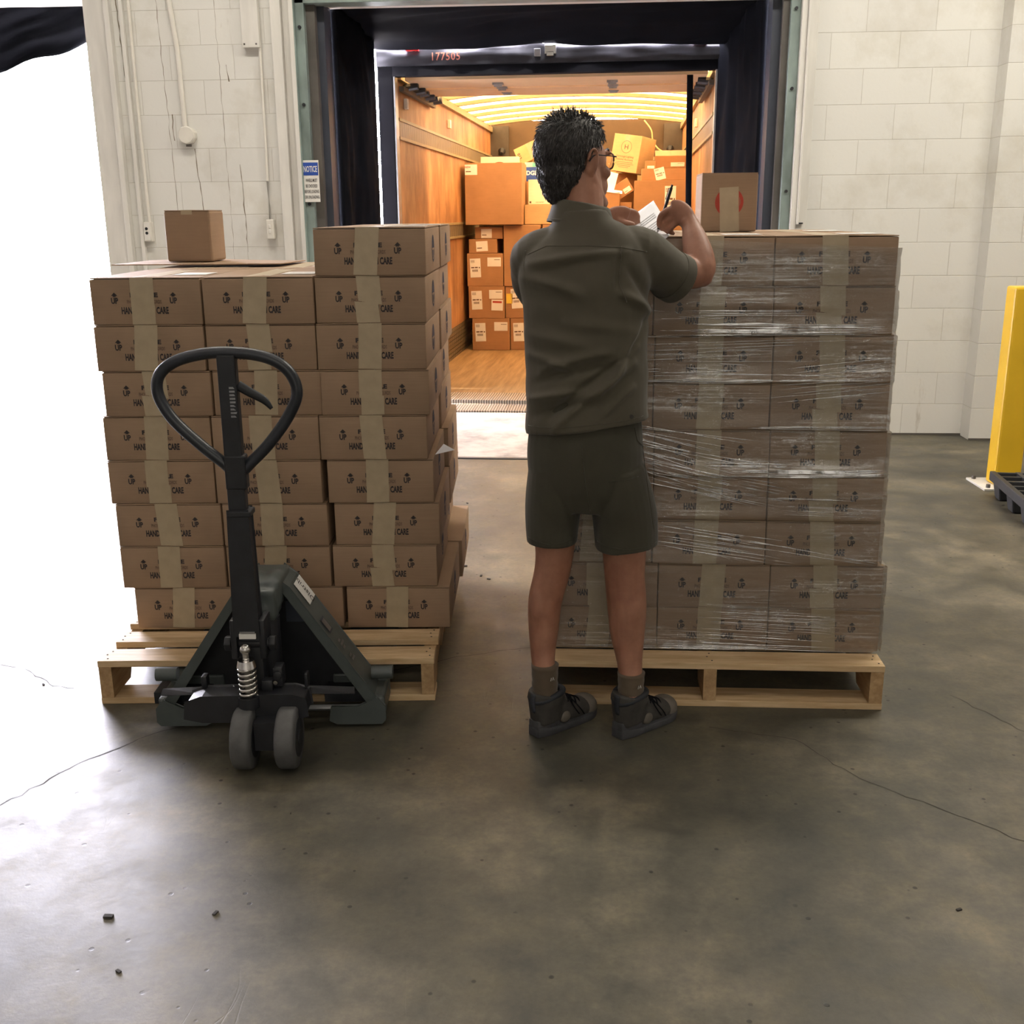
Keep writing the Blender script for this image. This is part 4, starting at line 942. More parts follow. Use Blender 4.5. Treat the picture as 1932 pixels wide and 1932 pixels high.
tag(film, 'clear shiny stretch film wrapped round the cartons behind the man', 'plastic film')
# pulled folds of film (thin roped streaks) and white strands imitating reflection bands
def fold_glint_mat():
    m = bpy.data.materials.new('film_folds_and_glints'); m.use_nodes = True; nt = m.node_tree; nt.nodes.clear()
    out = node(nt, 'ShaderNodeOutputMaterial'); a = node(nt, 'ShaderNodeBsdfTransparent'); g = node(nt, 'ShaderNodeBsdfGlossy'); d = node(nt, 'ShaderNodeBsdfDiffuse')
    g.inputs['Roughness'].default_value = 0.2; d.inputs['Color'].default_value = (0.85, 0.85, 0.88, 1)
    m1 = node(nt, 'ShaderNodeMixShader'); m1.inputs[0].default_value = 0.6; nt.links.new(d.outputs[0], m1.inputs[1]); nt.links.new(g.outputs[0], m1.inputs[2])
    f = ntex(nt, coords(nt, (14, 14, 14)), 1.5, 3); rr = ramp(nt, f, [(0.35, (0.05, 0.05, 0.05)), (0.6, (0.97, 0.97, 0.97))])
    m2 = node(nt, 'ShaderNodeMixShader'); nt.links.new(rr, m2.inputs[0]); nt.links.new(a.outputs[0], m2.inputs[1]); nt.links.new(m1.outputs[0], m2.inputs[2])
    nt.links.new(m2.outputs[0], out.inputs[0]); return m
MT['fold'] = fold_glint_mat()
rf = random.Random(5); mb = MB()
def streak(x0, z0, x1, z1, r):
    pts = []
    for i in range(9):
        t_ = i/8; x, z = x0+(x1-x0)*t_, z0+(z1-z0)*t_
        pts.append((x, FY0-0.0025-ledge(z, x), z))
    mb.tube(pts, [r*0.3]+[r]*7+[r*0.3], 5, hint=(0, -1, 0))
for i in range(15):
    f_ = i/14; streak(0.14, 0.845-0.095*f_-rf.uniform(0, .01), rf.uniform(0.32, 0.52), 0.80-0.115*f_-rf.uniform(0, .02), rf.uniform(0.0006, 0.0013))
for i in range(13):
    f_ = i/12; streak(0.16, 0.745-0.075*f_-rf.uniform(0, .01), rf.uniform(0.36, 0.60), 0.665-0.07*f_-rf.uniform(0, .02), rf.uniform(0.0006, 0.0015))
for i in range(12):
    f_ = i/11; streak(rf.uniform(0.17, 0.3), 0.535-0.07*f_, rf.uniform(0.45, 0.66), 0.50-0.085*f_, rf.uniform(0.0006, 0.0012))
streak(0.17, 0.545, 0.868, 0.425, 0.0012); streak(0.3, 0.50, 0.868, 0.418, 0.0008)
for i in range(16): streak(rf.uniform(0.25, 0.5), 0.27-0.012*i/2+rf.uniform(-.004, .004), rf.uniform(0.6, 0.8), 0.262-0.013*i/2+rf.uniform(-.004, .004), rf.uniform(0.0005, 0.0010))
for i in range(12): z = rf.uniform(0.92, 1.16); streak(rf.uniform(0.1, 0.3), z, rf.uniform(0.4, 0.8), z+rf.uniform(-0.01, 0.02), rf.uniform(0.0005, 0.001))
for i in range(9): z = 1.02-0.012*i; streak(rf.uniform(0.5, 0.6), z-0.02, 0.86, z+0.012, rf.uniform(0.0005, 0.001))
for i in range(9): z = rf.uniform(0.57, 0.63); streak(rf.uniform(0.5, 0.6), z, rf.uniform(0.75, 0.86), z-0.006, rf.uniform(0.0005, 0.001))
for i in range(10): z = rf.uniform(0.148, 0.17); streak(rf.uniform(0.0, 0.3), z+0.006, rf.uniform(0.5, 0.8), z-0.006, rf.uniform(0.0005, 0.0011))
for zc, zh, xa, xb, n_, r_ in ((1.112, 0.016, 0.28, 0.85, 46, 0.0015), (1.158, 0.006, 0.25, 0.62, 10, 0.0008), (0.967, 0.006, 0.05, 0.86, 14, 0.0009), (0.700, 0.009, 0.42, 0.865, 34, 0.0015), (0.722, 0.008, 0.30, 0.60, 12, 0.0008), (0.832, 0.005, 0.45, 0.865, 12, 0.0009), (0.1500, 0.006, -0.05, 0.6, 12, 0.0011)):  # dense white strands along the ledges, painted stand-in for bright reflections
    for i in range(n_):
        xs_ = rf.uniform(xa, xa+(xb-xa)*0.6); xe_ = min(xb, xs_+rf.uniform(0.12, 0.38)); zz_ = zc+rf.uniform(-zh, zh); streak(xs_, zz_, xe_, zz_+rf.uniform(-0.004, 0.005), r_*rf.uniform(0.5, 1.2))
for i in range(30):  # short pale strands painted in as sparkle on the film
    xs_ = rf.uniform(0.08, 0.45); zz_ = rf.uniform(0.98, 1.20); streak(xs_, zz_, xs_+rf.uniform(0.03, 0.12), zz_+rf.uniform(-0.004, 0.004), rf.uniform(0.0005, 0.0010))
o = mb.build('folds_and_glints', MT['fold'], film, smooth=True); o['kind'] = 'stuff'

# ================================================================== PALLET JACK
JO = Vector((-0.915, 2.70, 0)); JA = R(4.2)
jk = thing('pallet_jack', 'grey pallet jack with black looped handle parked in the left pallet', 'pallet jack', JO, JA)
def J(x, y, z): return (x, y, z)
# loop handle (XZ plane, at the top of the tiller)
hx, hy = 0.02, -0.075
lp = [(.004, .798), (-.018, .822), (-.072, .869), (-.137, .936), (-.168, .997), (-.163, 1.046), (-.124, 1.080), (-.064, 1.098), (.0, 1.104), (.076, 1.098), (.132, 1.080), (.168, 1.046), (.179, .997), (.150, .936), (.098, .869), (.050, .822), (.026, .798)]
MB().tube([(x+hx-0.012, hy, z) for x, z in lp], 0.0148, 14, hint=(0, 1, 0), sub=5).build('loop_handle', MT['handle'], jk, smooth=True)
MB().box((hx-0.002, hy, 0.895), (0.046, 0.034, 0.41)).box((hx+0.001, hy, 0.80), (0.054, 0.038, 0.09)).build('upper_tiller', MT['black'], jk, bevel=0.005)
lo = MB().prism([(-0.028, 0.36), (0.034, 0.36), (0.028, 0.70), (-0.020, 0.70)], 'y', hy-0.024, hy+0.024).build('lower_tiller', MT['black'], jk, bevel=0.004)
for v in lo.data.vertices: v.co.x += hx-0.004
MB().bb(hx-0.028, hx+0.034, hy-0.028, hy+0.028, 0.685, 0.70).build('tiller_collar', MT['black'], jk, bevel=0.003)
MB().tube([(hx+0.022, hy-0.004, 1.022), (hx+0.05, hy-0.006, 1.005), (hx+0.085, hy-0.008, 0.985), (hx+0.103, hy-0.008, 0.963)], [(0.013, 0.008), (0.012, 0.007), (0.010, 0.006), (0.005, 0.004)], 10, hint=(0, 1, 0), sub=5, power=2.6).build('release_lever', MT['black'], jk, smooth=True)
mb = MB(); r_ = random.Random(3)
for q in range(9):
    z = 1.02-q*0.009
    mb.add([(hx+0.002, hy-0.0178, z), (hx+0.002+r_.uniform(.008, .018), hy-0.0178, z), (hx+0.016, hy-0.0178, z-0.005), (hx+0.002, hy-0.0178, z-0.005)], [(0, 1, 2, 3)])
mb.build('printed_instructions', MT['steel'], jk)
MB().bb(hx-0.020, hx+0.024, hy-0.030, hy-0.0245, 0.352, 0.366).build('white_sticker', MT['paper'], jk)
MB().bb(hx-0.018, hx+0.022, hy-0.0295, hy-0.0250, 0.368, 0.372).build('sticker_edge', MT['steel'], jk)
# yoke at foot of tiller
mb = MB().bb(hx-0.046, hx-0.030, hy-0.02, hy+0.055, 0.29, 0.40).bb(hx+0.030, hx+0.046, hy-0.02, hy+0.055, 0.29, 0.40)
mb.cyl((hx-0.06, hy+0.01, 0.325), (hx+0.06, hy+0.01, 0.325), 0.014, 14).cyl((hx+0.05, hy+0.01, 0.325), (hx+0.068, hy+0.01, 0.325), 0.022, 6).cyl((hx-0.068, hy+0.01, 0.325), (hx-0.05, hy+0.01, 0.325), 0.022, 6)
mb.build('tiller_yoke', MT['black'], jk, bevel=0.003, auto=True)
MB().bb(hx-0.032, hx+0.032, hy+0.0, hy+0.06, 0.17, 0.36).cyl((hx, 0.05, 0.10), (hx, 0.05, 0.36), 0.055, 22).build('hydraulic_pump', MT['black'], jk, bevel=0.004, auto=True)
# spring with cap and ball
sx0, sy0 = hx-0.002, hy-0.045
mb = MB(); pts = []
for i in range(6*24+1):
    a = 2*math.pi*i/24; pts.append((sx0+0.0215*math.cos(a), sy0+0.0215*math.sin(a), 0.195+0.085*i/(6*24)))
mb.tube(pts, 0.0042, 8).build('coil_spring', MT['chrome'], jk, smooth=True)
MB().cyl((sx0, sy0, 0.18), (sx0, sy0, 0.30), 0.010, 14).cyl((sx0, sy0, 0.281), (sx0, sy0, 0.300), 0.0265, 22, 0.022).ell((sx0, sy0, 0.329), (0.015, 0.015, 0.015)).cyl((sx0, sy0, 0.30), (sx0, sy0, 0.318), 0.0085, 8).build('piston_cap', MT['chrome'], jk, auto=True)
MB().cyl((sx0, sy0, 0.165), (sx0, sy0, 0.196), 0.029, 20).build('spring_seat', MT['black'], jk, auto=True)
# steering bracket and levers
MB().prism([(-0.155, 0.135), (-0.15, 0.178), (-0.11, 0.192), (0.13, 0.196), (0.165, 0.185), (0.17, 0.14), (0.12, 0.125), (-0.11, 0.125)], 'y', -0.125, -0.05).build('cross_bracket', MT['black'], jk, bevel=0.005)
mb = MB().bb(0.075, 0.10, -0.075, -0.03, 0.20, 0.255).cyl((0.088, -0.08, 0.235), (0.088, -0.03, 0.235), 0.012, 12).bb(0.045, 0.075, -0.09, -0.06, 0.19, 0.225).bb(0.155, 0.165, -0.06, -0.03, 0.19, 0.23).bb(-0.125, -0.11, -0.06, -0.03, 0.19, 0.225)
mb.build('lever_linkage', MT['black'], jk, bevel=0.003, auto=True)
MB().cyl((0.082, -0.084, 0.216), (0.082, -0.078, 0.216), 0.006, 8).cyl((0.015, -0.108, 0.165), (0.015, -0.104, 0.165), 0.005, 8).build('pin', MT['chrome'], jk)
# steering wheels
wc = Vector((0.064, -0.140, 0.0840))
MB().cyl((wc.x-0.03, wc.y, 0.0840), (wc.x+0.03, wc.y, 0.0840), 0.016, 14).bb(wc.x-0.028, wc.x+0.028, wc.y-0.03, wc.y+0.11, 0.06, 0.14).build('wheel_axle', MT['black'], jk)
for sx_ in (-1, 1):
    cx = wc.x+sx_*0.058
    w_ = MB(); prof = [(0.0, 0.076), (0.004, 0.0815), (0.009, 0.0835), (0.043, 0.0835), (0.048, 0.0815), (0.052, 0.076)]
    seg = 36; vs = [(cx-0.026+a, wc.y+r*math.cos(2*math.pi*k/seg), 0.0840+r*math.sin(2*math.pi*k/seg)) for a, r in prof for k in range(seg)]
    fs = [(i*seg+k, i*seg+(k+1) % seg, (i+1)*seg+(k+1) % seg, (i+1)*seg+k) for i in range(len(prof)-1) for k in range(seg)] + [tuple(range(seg)), tuple(range((len(prof)-1)*seg+seg-1, (len(prof)-1)*seg-1, -1))]
    w_.add(vs, fs); wo = w_.build('steering_wheel', MT['tyre'], jk, auto=True)
    MB().cyl((cx-0.0275, wc.y, 0.0840), (cx+0.0275, wc.y, 0.0840), 0.052, 24).cyl((cx-0.030, wc.y, 0.0840), (cx+0.030, wc.y, 0.0840), 0.020, 12).build('wheel_hub', MT['black'], wo, auto=True)
# A frame: two sloping plates, dark back plate, foot gussets
AY0, AY1 = 0.095, 0.225
AX = 0.024
def slope(s, name='side_plate'):
    p = [(x_*0.95+AX, z_) for x_, z_ in [(s*0.345-0.0, 0.055), (s*0.325, 0.075), (s*0.075, 0.425), (s*0.04, 0.452), (s*0.033, 0.437), (s*0.064, 0.412), (s*0.312, 0.066), (s*0.330, 0.045)]]
    return MB().prism(p, 'y', AY0, AY1).build(name, MT['jackgrey'], jk, bevel=0.003)
slope(-1); sr = slope(1)
MB().prism([(-0.285, 0.06), (0.33, 0.06), (0.08, 0.42), (-0.035, 0.42)], 'y', AY1-0.012, AY1-0.004).build('back_plate', MT['black'], jk)
for s in (-1, 1):
    jn = len(jk.children)
    # front flange along the slope
    MB().prism([(s*0.338, 0.048), (s*0.326, 0.076), (s*0.078, 0.422), (s*0.060, 0.412), (s*0.296, 0.070), (s*0.300, 0.045)], 'y', AY0-0.006, AY0+0.004).build('front_flange', MT['jackgrey'], jk, bevel=0.002)
    g = MB().prism([(s*0.345, 0.022), (s*0.345, 0.062), (s*0.322, 0.088), (s*0.268, 0.062), (s*0.185, 0.062), (s*0.180, 0.022), (s*0.20, 0.012), (s*0.335, 0.012)], 'y', AY0-0.014, AY0+0.0).build('foot_gusset', MT['jackgrey'], jk, bevel=0.003)
    MB().bb(min(s*0.345, s*0.30), max(s*0.345, s*0.30), AY0, AY1+0.03, 0.022, 0.09).build('foot_box', MT['jackgrey'], jk, bevel=0.010)
    MB().cyl((s*0.30, AY0+0.07, 0.135), (s*0.365, AY0+0.07, 0.135), 0.020, 18).build('pivot_hub', MT['jackgrey'], jk, auto=True)
    MB().bb((s*0.255*0.95+AX)-0.08, (s*0.255*0.95+AX)+0.08, AY1-0.02, AY1+1.12, 0.062, 0.112).prism([(AY1+1.12, 0.062), (AY1+1.2, 0.066), (AY1+1.2, 0.085), (AY1+1.12, 0.112)], 'x', (s*0.255*0.95+AX)-0.07, (s*0.255*0.95+AX)+0.07).build('fork', MT['jackgrey'], jk, bevel=0.006)
    MB().tube([(s*0.12, 0.02, 0.15), (s*0.27, 0.06, 0.125)], [(0.012, 0.03), (0.012, 0.02)], 4, hint=(0, 1, 0)).build('lift_link', MT['black'], jk)
    MB().cyl(((s*0.255*0.95+AX)-0.045, AY1+0.95, 0.042), ((s*0.255*0.95+AX)+0.045, AY1+0.95, 0.042), 0.0405, 20).build('load_roller', MT['tyre'], jk, auto=True)
    MB().bb((s*0.255*0.95+AX)-0.05, (s*0.255*0.95+AX)-0.044, AY1+0.9, AY1+1.0, 0.03, 0.07).build('roller_bracket', MT['black'], jk)
    MB().bb(min(s*0.17, s*0.33), max(s*0.17, s*0.33), AY1-0.08, AY1+0.02, 0.05, 0.085).build('fork_root', MT['black'], jk)
    for ch_ in list(bpy.data.objects):
        if ch_.parent is jk and ch_.name.split('.')[0] in ('front_flange', 'foot_gusset', 'foot_box', 'pivot_hub') and not ch_.get('_m'):
            for v_ in ch_.data.vertices: v_.co.x = v_.co.x*0.95+AX
            ch_['_m'] = 1
MB().tube([(-0.30, 0.14, 0.035), (0.30, 0.14, 0.035)], 0.010, 10).build('tie_rod', MT['steel'], jk)
# grey cast head on the apex
hm = remeshed(MB().box((0.015, 0.13, 0.42), (0.13, 0.16, 0.075)).box((0.035, 0.06, 0.40), (0.075, 0.09, 0.085)).ell((0.035, 0.04, 0.37), (0.035, 0.04, 0.05)).ell((-0.01, 0.10, 0.45), (0.045, 0.05, 0.022)).ell((0.055, 0.10, 0.452), (0.022, 0.06, 0.016)), 0.006, 10)
ob('cast_head', hm, MT['jackgrey'], jk)
MB().bb(0.06, 0.115, AY1-0.02, AY1-0.0125, 0.28, 0.345).build('data_plate', MT['bluegrey'], jk)
# stickers on the right sloping plate
sl_ = Vector((0.25, 0, -0.35)).normalized(); nn = Vector((0.35, 0, 0.25)).normalized()
def on_slope(t_, y, o=0.0025): p = Vector((0.325*0.95+AX, 0, 0.075)).lerp(Vector((0.075*0.95+AX, 0, 0.425)), t_); return p + Vector((0, y, 0)) + nn*o
def patch(t0, t1, y0, y1, name, m, o=0.0025): MB().add([on_slope(t0, y0, o), on_slope(t0, y1, o), on_slope(t1, y1, o), on_slope(t1, y0, o)], [(0, 1, 2, 3)]).build(name, m, sr)
patch(0.80, 0.98, AY0+0.045, AY0+0.13, 'paper_sticker', MT['paper'])
patch(0.56, 0.68, AY0+0.03, AY0+0.07, 'small_label', MT['bluegrey'])
patch(0.575, 0.665, AY0+0.035, AY0+0.065, 'small_label_face', MT['steel'], 0.003)
for a in (0.47, 0.44, 0.41, 0.34, 0.31): patch(a, a+0.018, AY0+0.04, AY0+0.07+0.01*math.sin(a*90), 'label_print', MT['steel'], 0.003)
tx = text('Distrib', 0.026, 0.0, 0.8)
mb = MB(); X_ = -sl_  # up the slope
M_ = Matrix(((X_.x, nn.x, 0, 0), (X_.y, nn.y, 1, 0), (X_.z, nn.z, 0, 0), (0, 0, 0, 1)))
for v in [0]:
    vs = []
    for p in tx.v:
        q = on_slope(0.885, AY0+0.088, 0.0035) + X_*(p[0]) - Vector((0, 1, 0))*(p[2]); vs.append(tuple(q))
    mb.add(vs, tx.f)
mb.build('handwriting', MT['ink'], sr)

# ================================================================== RIGHT EDGE THINGS
t = thing('guard_rail', 'yellow steel guard rail post with wide rail standing by the white wall', 'guard rail', (2.225, 5.78, 0), R(2))
MB().bb(-0.055, 0.085, -0.06, 0.06, 0.012, 1.05).build('post', MT['yellow'], t, bevel=0.012)
MB().bb(0.087, 2.2, -0.05, 0.02, 0.62, 1.03).build('rail_beam', MT['yellow'], t, bevel=0.015)
MB().bb(-0.13, 0.14, -0.13, 0.13, 0.0, 0.012).build('base_plate', MT['offwhite'], t, bevel=0.002)
for x, y in ((-0.10, -0.10), (0.11, -0.10), (-0.10, 0.10)): MB().cyl((x, y, 0.012), (x, y, 0.03), 0.012, 6).build('anchor_bolt', MT['dull'], t)
# nestable black plastic pallet
t = thing('plastic_pallet', 'black plastic pallet with grid top lying beside the yellow post', 'pallet', (2.035, 4.95, 0), R(-5.0))
mb = MB(); PW, PD = 1.0, 0.60
for x in (0.012, 0.13, 0.25, 0.37, 0.5, 0.62, 0.74, 0.86, 0.988): mb.bb(x-0.012, x+0.012, 0, PD, 0.10, 0.13)
for y in (0.012, 0.11, 0.21, 0.30, 0.40, 0.50, 0.588): mb.bb(0, PW, y-0.010, y+0.010, 0.10, 0.128)
mb.build('grid_deck', MT['plastic'], t, bevel=0.002)
MB().bb(-0.006, 0.02, -0.004, PD+0.004, 0.085, 0.132).bb(-0.006, PW, -0.006, 0.018, 0.085, 0.132).build('rim', MT['plastic'], t, bevel=0.004)
for x in (0.065, 0.5, 0.93):
    for y in (0.065, 0.30, 0.535): MB().box((x, y, 0.05), (0.115, 0.115, 0.10), rot=(math.pi, 0, 0), taper=0.72).build('foot', MT['plastic'], t, bevel=0.008)

# ================================================================== THE MAN
PO = Vector((0.0, 2.83, 0.0))
man = thing('person', 'man seen from behind in olive brown work shirt and shorts writing on a white sheet', 'person', PO)
HC = Vector((-0.038, 2.872, 1.552)); HY, HP = R(-45), R(-3)
HM = Matrix.Translation(HC) @ Matrix.Rotation(HY, 4, 'Z') @ Matrix.Rotation(HP, 4, 'X')
body = MB()
# torso core, neck
body.tube([(0.0, 2.845, 0.735), (0.0, 2.845, 0.82), (0.0, 2.845, 0.95), (0.0, 2.845, 1.12), (-0.003, 2.84, 1.25), (-0.006, 2.842, 1.32), (-0.012, 2.845, 1.37)],
          [(0.11, 0.08), (0.135, 0.10), (0.13, 0.095), (0.135, 0.10), (0.14, 0.10), (0.13, 0.085), (0.06, 0.055)], 24, hint=(0, 1, 0), sub=4)
body.tube([(-0.012, 2.835, 1.34), (-0.014, 2.845, 1.42), (-0.018, 2.862, 1.50), (-0.022, 2.868, 1.54)], [(0.07, 0.066), (0.058, 0.060), (0.054, 0.058), (0.05, 0.055)], 20, hint=(0, 1, 0), sub=4)
# arms
body.tube([(0.11, 2.84, 1.325), (0.18, 2.895, 1.30), (0.245, 2.95, 1.28), (0.285, 2.975, 1.272), (0.303, 2.985, 1.282), (0.300, 3.005, 1.315), (0.290, 3.035, 1.36), (0.282, 3.055, 1.39), (0.274, 3.066, 1.408)],
          [0.055, 0.052, 0.047, 0.042, 0.042, 0.041, 0.034, 0.026, 0.024], 18, hint=(0.3, 1, 0), sub=4)
body.ell((0.311, 2.982, 1.262), (0.027, 0.028, 0.027))
body.tube([(-0.12, 2.84, 1.32), (-0.135, 2.92, 1.27), (-0.125, 3.0, 1.22), (-0.10, 3.03, 1.225), (-0.05, 3.05, 1.28), (0.01, 3.075, 1.35), (0.045, 3.09, 1.395), (0.06, 3.095, 1.41)],
          [0.055, 0.050, 0.043, 0.042, 0.040, 0.034, 0.027, 0.025], 18, hint=(0.3, 1, 0), sub=4)
# legs
body.tube([(-0.078, 2.845, 0.74), (-0.080, 2.845, 0.60), (-0.082, 2.845, 0.52), (-0.090, 2.845, 0.46), (-0.108, 2.848, 0.38), (-0.112, 2.842, 0.30), (-0.113, 2.825, 0.22), (-0.108, 2.805, 0.155), (-0.106, 2.800, 0.09)],
          [(0.078, 0.085), (0.062, 0.072), (0.053, 0.060), (0.050, 0.057), (0.0475, 0.058), (0.043, 0.053), (0.034, 0.040), (0.033, 0.038), (0.036, 0.042)], 20, hint=(0, 1, 0), sub=4)
body.tube([(0.088, 2.845, 0.74), (0.105, 2.845, 0.60), (0.111, 2.845, 0.52), (0.113, 2.845, 0.46), (0.121, 2.848, 0.37), (0.124, 2.842, 0.29), (0.131, 2.825, 0.21), (0.135, 2.808, 0.15), (0.136, 2.802, 0.09)],
          [(0.080, 0.088), (0.066, 0.074), (0.060, 0.064), (0.056, 0.060), (0.055, 0.062), (0.049, 0.056), (0.036, 0.042), (0.034, 0.039), (0.037, 0.043)], 20, hint=(0, 1, 0), sub=4)
for x in (-0.122, -0.098): body.ell((x, 2.828, 0.375), (0.028, 0.040, 0.085))
for x in (0.136, 0.110): body.ell((x, 2.828, 0.365), (0.032, 0.042, 0.090))
# feet inside the shoes
FD = Vector((0.165, 0.178, 0)).normalized(); FS = Vector((FD.y, -FD.x, 0))
SHOES = [Vector((-0.138, 2.767, 0)), Vector((0.097, 2.768, 0))]
for H_ in SHOES: body.tube([H_+FD*0.04+Vector((0, 0, .06)), H_+FD*0.08+Vector((0, 0, .05)), H_+FD*0.15+Vector((0, 0, .04)), H_+FD*0.18+Vector((0, 0, .035))], [0.020, 0.020, 0.016, 0.012], 12, sub=2)
# head
hd = MB()
hd.ell((0, -0.012, 0.028), (0.072, 0.092, 0.082), 28, 20).ell((0, 0.035, 0.005), (0.062, 0.058, 0.070), 24, 16).ell((0, 0.052, -0.052), (0.056, 0.056, 0.048), 22, 14)
hd.ell((0, 0.096, -0.092), (0.031, 0.024, 0.023)).ell((0, -0.02, -0.03), (0.060, 0.065, 0.06))
for s in (-1, 1):
    hd.tube([(s*0.062, 0.0, -0.035), (s*0.055, 0.038, -0.076), (s*0.026, 0.084, -0.096)], [0.018, 0.018, 0.016], 10, sub=3)
    hd.ell((s*0.040, 0.070, -0.020), (0.022, 0.018, 0.018)).ell((s*0.030, 0.084, 0.030), (0.024, 0.009, 0.008))
hd.tube([(0, 0.086, 0.022), (0, 0.098, 0.004), (0, 0.112, -0.018), (0, 0.100, -0.030)], [0.009, 0.010, 0.013, 0.010], 12, sub=3)
for s in (-1, 1): hd.ell((s*0.012, 0.100, -0.022), (0.008, 0.010, 0.007))
hd.ell((0, 0.104, -0.046), (0.022, 0.010, 0.0055)).ell((0, 0.103, -0.056), (0.019, 0.010, 0.006))
for s in (-1, 1):   # ears
    hd.ell((s*0.074, -0.006, -0.004), (0.007, 0.018, 0.030), 16, 12, rot=(R(-12), 0, s*R(-24)))
    ring = [(s*(0.078+0.004*math.sin(a)), -0.008+0.017*math.cos(a)*1.0, 0.0+0.030*math.sin(a)) for a in [R(-80+k*26) for k in range(11)]]
    hd.tube(ring, 0.0042, 8, sub=2)
body.merge(hd, HM)
# hands
def finger(pts, r, m): m.tube(pts, [r*1.05]+[r]*(len(pts)-2)+[r*0.82], 10, sub=3); m.ell(pts[-1], (r*0.82,)*3, 10, 8)
# right hand: back of the hand to the camera, fingers curled round the pen
W_ = Vector((0.274, 3.066, 1.408))
body.tube([(0.276, 3.064, 1.404), (0.262, 3.074, 1.421), (0.246, 3.083, 1.430), (0.232, 3.088, 1.430)], [(0.024, 0.021), (0.031, 0.018), (0.035, 0.016), (0.033, 0.014)], 14, hint=(0.2, 1, 0.3), sub=3)
finger([(0.240, 3.082, 1.437), (0.220, 3.086, 1.436), (0.200, 3.088, 1.418), (0.197, 3.092, 1.395)], 0.0092, body)
finger([(0.238, 3.086, 1.428), (0.217, 3.094, 1.424), (0.203, 3.098, 1.405), (0.206, 3.100, 1.386)], 0.0092, body)
finger([(0.240, 3.084, 1.415), (0.223, 3.088, 1.407), (0.213, 3.094, 1.390), (0.222, 3.096, 1.378)], 0.0088, body)
finger([(0.246, 3.080, 1.402), (0.233, 3.080, 1.392), (0.226, 3.084, 1.380), (0.236, 3.088, 1.374)], 0.0078, body)
finger([(0.262, 3.088, 1.425), (0.238, 3.106, 1.425), (0.216, 3.112, 1.412), (0.203, 3.106, 1.400)], 0.0098, body)
# left hand: holding the sheet, fingers in front of it, thumb on top
body.tube([(0.058, 3.094, 1.409), (0.075, 3.10, 1.418), (0.095, 3.112, 1.420), (0.108, 3.12, 1.418)], [(0.024, 0.018), (0.032, 0.016), (0.033, 0.014), (0.028, 0.012)], 14, hint=(0.2, 1, 0.5), sub=3)
finger([(0.098, 3.115, 1.432), (0.118, 3.128, 1.434), (0.134, 3.140, 1.428), (0.142, 3.150, 1.418)], 0.0088, body)
finger([(0.102, 3.118, 1.422), (0.122, 3.135, 1.420), (0.136, 3.150, 1.414), (0.143, 3.158, 1.404)], 0.0090, body)
finger([(0.100, 3.118, 1.411), (0.118, 3.134, 1.407), (0.131, 3.148, 1.400), (0.137, 3.156, 1.392)], 0.0086, body)
finger([(0.094, 3.115, 1.401), (0.110, 3.128, 1.396), (0.121, 3.139, 1.390), (0.127, 3.146, 1.383)], 0.0078, body)
finger([(0.080, 3.092, 1.408), (0.098, 3.092, 1.404), (0.114, 3.096, 1.400), (0.126, 3.104, 1.398)], 0.0096, body)
bm_ = remeshed(body, 0.0036, 5, 0.5, name='body')
for v in bm_.vertices: v.co -= PO
ob('body', bm_, MT['skin'], man)
# eyes, brows
ey = MB()
for s in (-1, 1): ey.merge(MB().ell((s*0.030, 0.074, 0.012), (0.0115, 0.0115, 0.0115)), HM)
ey.build('eyes', MT['paper'], man, smooth=True, off=PO)
br = MB()
for s in (-1, 1): br.merge(MB().tube([(s*0.014, 0.095, 0.034), (s*0.030, 0.092, 0.039), (s*0.046, 0.080, 0.036)], [0.003, 0.004, 0.002], 8, sub=3), HM)
br.build('eyebrows', MT['hair'], man, smooth=True, off=PO)

# ---- shirt
F_ = []   # folds: (p0, p1, width, depth)
def foldline(a, b, w_, d_, c=None): F_.append((Vector(a), Vector(b), w_, d_))
for a, b, w_, d_ in (((-0.14, 1.305), (0.10, 1.335), 0.014, 0.006), ((-0.15, 1.27), (-0.02, 1.235), 0.018, 0.007), ((0.08, 1.335), (0.075, 1.24), 0.012, -0.006),
                     ((0.075, 1.24), (0.16, 1.19), 0.014, 0.007), ((0.10, 1.30), (0.17, 1.20), 0.014, -0.007), ((0.155, 1.165), (0.10, 1.06), 0.012, -0.008), ((0.14, 1.15), (0.06, 1.00), 0.012, 0.007),
                     ((0.12, 1.06), (-0.08, 0.90), 0.012, 0.008), ((0.10, 1.075), (-0.10, 0.925), 0.010, -0.008), ((0.06, 1.09), (-0.11, 1.045), 0.014, 0.006), ((0.05, 1.055), (-0.13, 1.01), 0.014, -0.006),
                     ((-0.14, 1.08), (-0.03, 1.04), 0.013, 0.006), ((0.0, 0.99), (-0.14, 0.965), 0.013, 0.007), ((0.02, 0.965), (-0.14, 0.925), 0.013, -0.007), ((0.13, 1.10), (0.02, 0.96), 0.009, 0.006), ((-0.15, 1.13), (0.02, 1.10), 0.02, 0.004),
                     ((-0.05, 1.16), (0.12, 1.14), 0.02, 0.004), ((0.12, 1.0), (0.05, 0.93), 0.010, 0.005)):
    F_.append((Vector(a), Vector(b), w_, d_))
